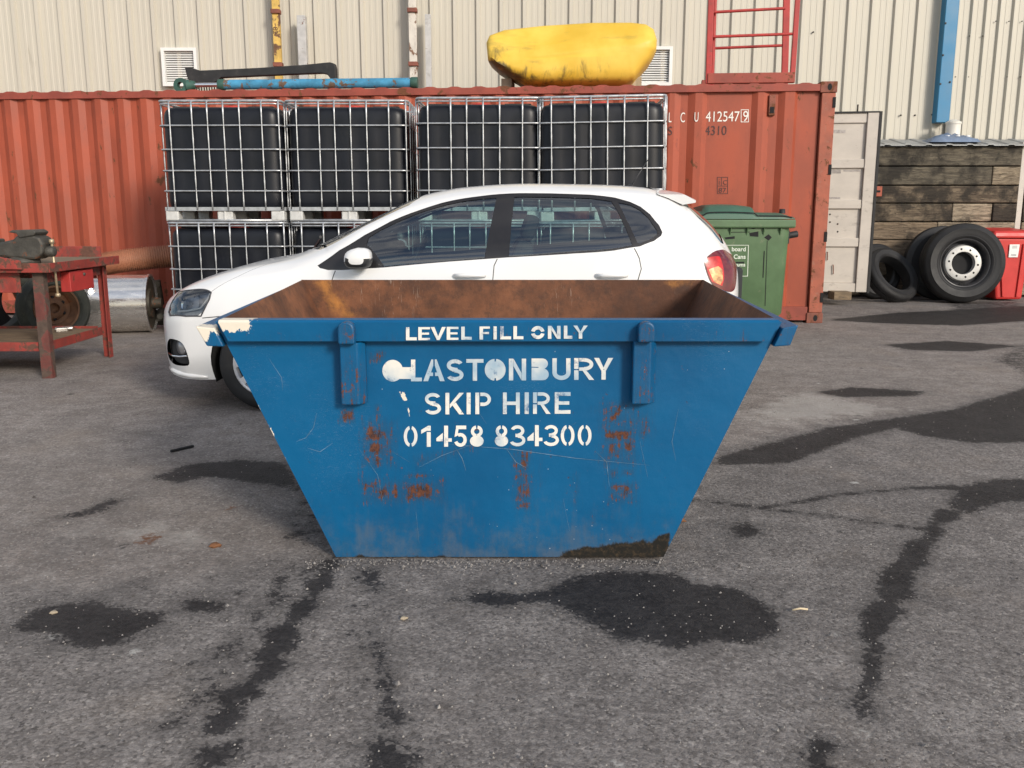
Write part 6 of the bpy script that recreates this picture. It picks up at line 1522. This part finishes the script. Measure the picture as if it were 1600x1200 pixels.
# red guard rail frame on the right
gr = thing('guard_rail', 'red steel guard rail frame standing on the right end of the container roof', 'guard rail', (oncont(1172, 130, .4).x, oncont(1172, 130, .4).y, RZ))
zb0 = RZ + .01; top_z = 4.9
def rp(u, v, d): p = oncont(u, v, d); return p
def rpost(u_b, u_t, d, wd, dp, mat=m_redpaint, name='post'):
    B = oncont(u_b, 118, d); B.z = zb0; T = oncont(u_t, 0, d); k_ = (top_z - B.z) / (T.z - B.z); T = B.lerp(T, k_)
    b = MB(); hx = -cdir * wd / 2; hy = cin * dp / 2
    b.hexa([B - hx - hy, B + hx - hy, B + hx + hy, B - hx + hy], [T - hx - hy, T + hx - hy, T + hx + hy, T - hx + hy]); return b.build(name, mat, gr, .006)
rpost(1107, 1111, .25, .062, .05); rpost(1113, 1117, .30, .022, .03)
rpost(1238, 1246, .25, .055, .05); rpost(1226.5, 1229, .75, .075, .05)
rpost(1112, 1116, .75, .06, .05)
b = MB(); A, B = oncont(1105, 125, .25), oncont(1241, 125, .25); A.z = B.z = zb0 + .055
hy = cin * .04; up = Vector((0, 0, .055))
b.hexa([A - hy - up, B - hy - up, B + hy - up, A + hy - up], [A - hy + up, B - hy + up, B + hy + up, A + hy + up]); b.hexa([A + cin * .52 - hy - up, B + cin * .52 - hy - up, B + cin * .52 + hy - up, A + cin * .52 + hy - up], [A + cin * .52 - hy + up, B + cin * .52 - hy + up, B + cin * .52 + hy + up, A + cin * .52 + hy + up])
b.build('base_beam', m_contrail, gr, .006)
for (u0, v0, u1, v1, d0, d1) in ((1116, 19, 1227, 13, .25, .25), (1114, 57.5, 1238, 53, .25, .25), (1114, 75.5, 1224, 71, .75, .75)):
    b = MB(); b.tube([oncont(u0, v0, d0), oncont(u1, v1, d1)], .016, 10); b.build('cross_rail', m_redpaint, gr, 0, 40)
# ------------------------------------------------------------------ loose grit over the yard, past counting
b = MB()
for _ in range(5200):
    y = 1.7 * (10 / 1.7) ** random.random(); x = random.uniform(-1, 1) * (.62 * y + .4)
    if fx_l(.05) - .02 < x < fx_r(.05) + .02 and SF - .03 < y < SB + .05: continue
    if random.random() < .12: x, y = random.uniform(-.75, .7), SF - abs(random.gauss(0, .05)) - .02
    q_ = random.uniform(.0014, .0042) * (1.0 if random.random() < .96 else 2.0); a_ = random.uniform(0, 6.28)
    tri = [Vector((x + q_ * random.uniform(.7, 1.3) * math.cos(a_ + i * 1.571), y + q_ * random.uniform(.7, 1.3) * math.sin(a_ + i * 1.571), .001)) for i in range(4)]
    b.add(tri + [Vector((x + q_ * .2, y, .001 + q_ * random.uniform(.8, 1.3)))], [(0, 1, 4), (1, 2, 4), (2, 3, 4), (3, 0, 4)], random.choice((0, 0, 1, 1, 2)))
grit = b.build('loose_grit', [M('pale_grit', (.27, .25, .23), .85, var=.3, vs=60), M('grey_grit', (.20, .185, .175), .85, var=.3, vs=60), M('dark_grit', (.06, .054, .05), .85)]); tag(grit, 'fine loose grit scattered over the asphalt yard', 'grit', kind='stuff')
# ------------------------------------------------------------------ small litter on the yard
def pebble(name, label, cat, u, v, s_, mat):
    g = gnd(u, v); b = MB(); n = 8
    for i, (rr, z) in enumerate(((.0, 0), (.8, .0), (1, .3), (.7, .6), (0, .7))):
        for k_ in range(n): a = 2 * math.pi * k_ / n; f_ = 1 + .25 * math.sin(k_ * 2.3 + i); b.v.append(Vector((g.x + s_ * rr * f_ * math.cos(a), g.y + s_ * rr * f_ * math.sin(a), s_ * z)))
    for i in range(4):
        for k_ in range(n): kk = (k_ + 1) % n; b.f.append([i * n + k_, i * n + kk, (i + 1) * n + kk, (i + 1) * n + k_]); b.m.append(0); b.sm.append(True)
    return tag(b.build(name, mat, None, 0, 40, recalc=True), label, cat)
m_stone = M('pale_stone', (.34, .28, .20), .8, var=.2)
pebble('stone', 'small tan stone on the asphalt in front of the skip corner', 'stone', 631, 967, .012, m_stone)
pebble('dirt_clod', 'brown clod of dirt left of the skip base', 'clod', 336, 854, .022, m_leaf)
pebble('dirt_clod', 'small brown clod on the wet patch at far left', 'clod', 84, 958, .012, m_stone)
g0, g1 = gnd(1238, 953, .004), gnd(1262, 952, .006); b = MB(); b.tube([g0, g0.lerp(g1, .5) + Vector((0, 0, .004)), g1], .0035, 6); tag(b.build('wood_splinter', M('pale_splinter', (.55, .45, .30), .7)), 'thin pale wood splinter on the asphalt right of the puddle', 'splinter')
g = gnd(1062, 818); b = MB()
for (dx, dy, dz) in ((-.02, 0, 0), (.0, -.015, .012), (.03, .0, .004), (.0, .02, .03)): b.v.append(Vector((g.x + dx, g.y + dy, .003 + dz)))
b.f += [[0, 1, 2], [0, 2, 3]]; b.m += [0, 0]; b.sm += [False, False]; tag(b.build('dry_leaf', m_leaf), 'curled brown leaf beside the right foot of the skip', 'leaf')
g0, g1 = gnd(267, 705, .006), gnd(302, 697, .006); b = MB(); b.tube([g0, g1], .008, 6); tag(b.build('stick', m_dark), 'short dark stick on the ground left of the skip', 'stick')

# ------------------------------------------------------------------ small repeated fittings become one mesh each
def split_loose(o, name):
    me_ = o.data; n = len(me_.vertices); par = list(range(n))
    def find(a):
        while par[a] != a: par[a] = par[par[a]]; a = par[a]
        return a
    for e in me_.edges:
        a, b_ = find(e.vertices[0]), find(e.vertices[1])
        if a != b_: par[a] = b_
    comp = {}
    for p in me_.polygons: comp.setdefault(find(p.vertices[0]), []).append(p)
    if len(comp) < 2: return
    for polys in comp.values():
        ids = sorted({v_ for p in polys for v_ in p.vertices}); ix = {v_: i for i, v_ in enumerate(ids)}
        m2 = bpy.data.meshes.new(name); m2.from_pydata([me_.vertices[i].co for i in ids], [], [[ix[v_] for v_ in p.vertices] for p in polys])
        for mt in me_.materials: m2.materials.append(mt)
        m2.polygons.foreach_set('material_index', [p.material_index for p in polys]); m2.polygons.foreach_set('use_smooth', [p.use_smooth for p in polys]); m2.update()
        c = bpy.data.objects.new(name, m2); COL.objects.link(c); c.parent = o.parent; c.matrix_parent_inverse = o.matrix_parent_inverse.copy(); c.location = o.location
        for md in o.modifiers:
            if md.type == 'BEVEL': q = c.modifiers.new('bevel', 'BEVEL'); q.width = md.width; q.segments = md.segments; q.limit_method = 'ANGLE'; q.angle_limit = md.angle_limit
    bpy.data.objects.remove(o)
for o in list(COL.objects):
    if o.type != 'MESH' or o.parent is None: continue
    base = o.name.split('.')[0]
    if base in ('wheel_well', 'bolt', 'screw', 'screws', 'bolt_hole', 'hand_hole', 'rib', 'hinge_slot', 'grab_loop', 'base_beam', 'wiper', 'tape_patch', 'bearer', 'door_bolt', 'end_collar', 'grille', 'tape_mark', 'clamp') and not (base == 'rib' and o.parent is None):
        split_loose(o, 'screw' if base == 'screws' else base)
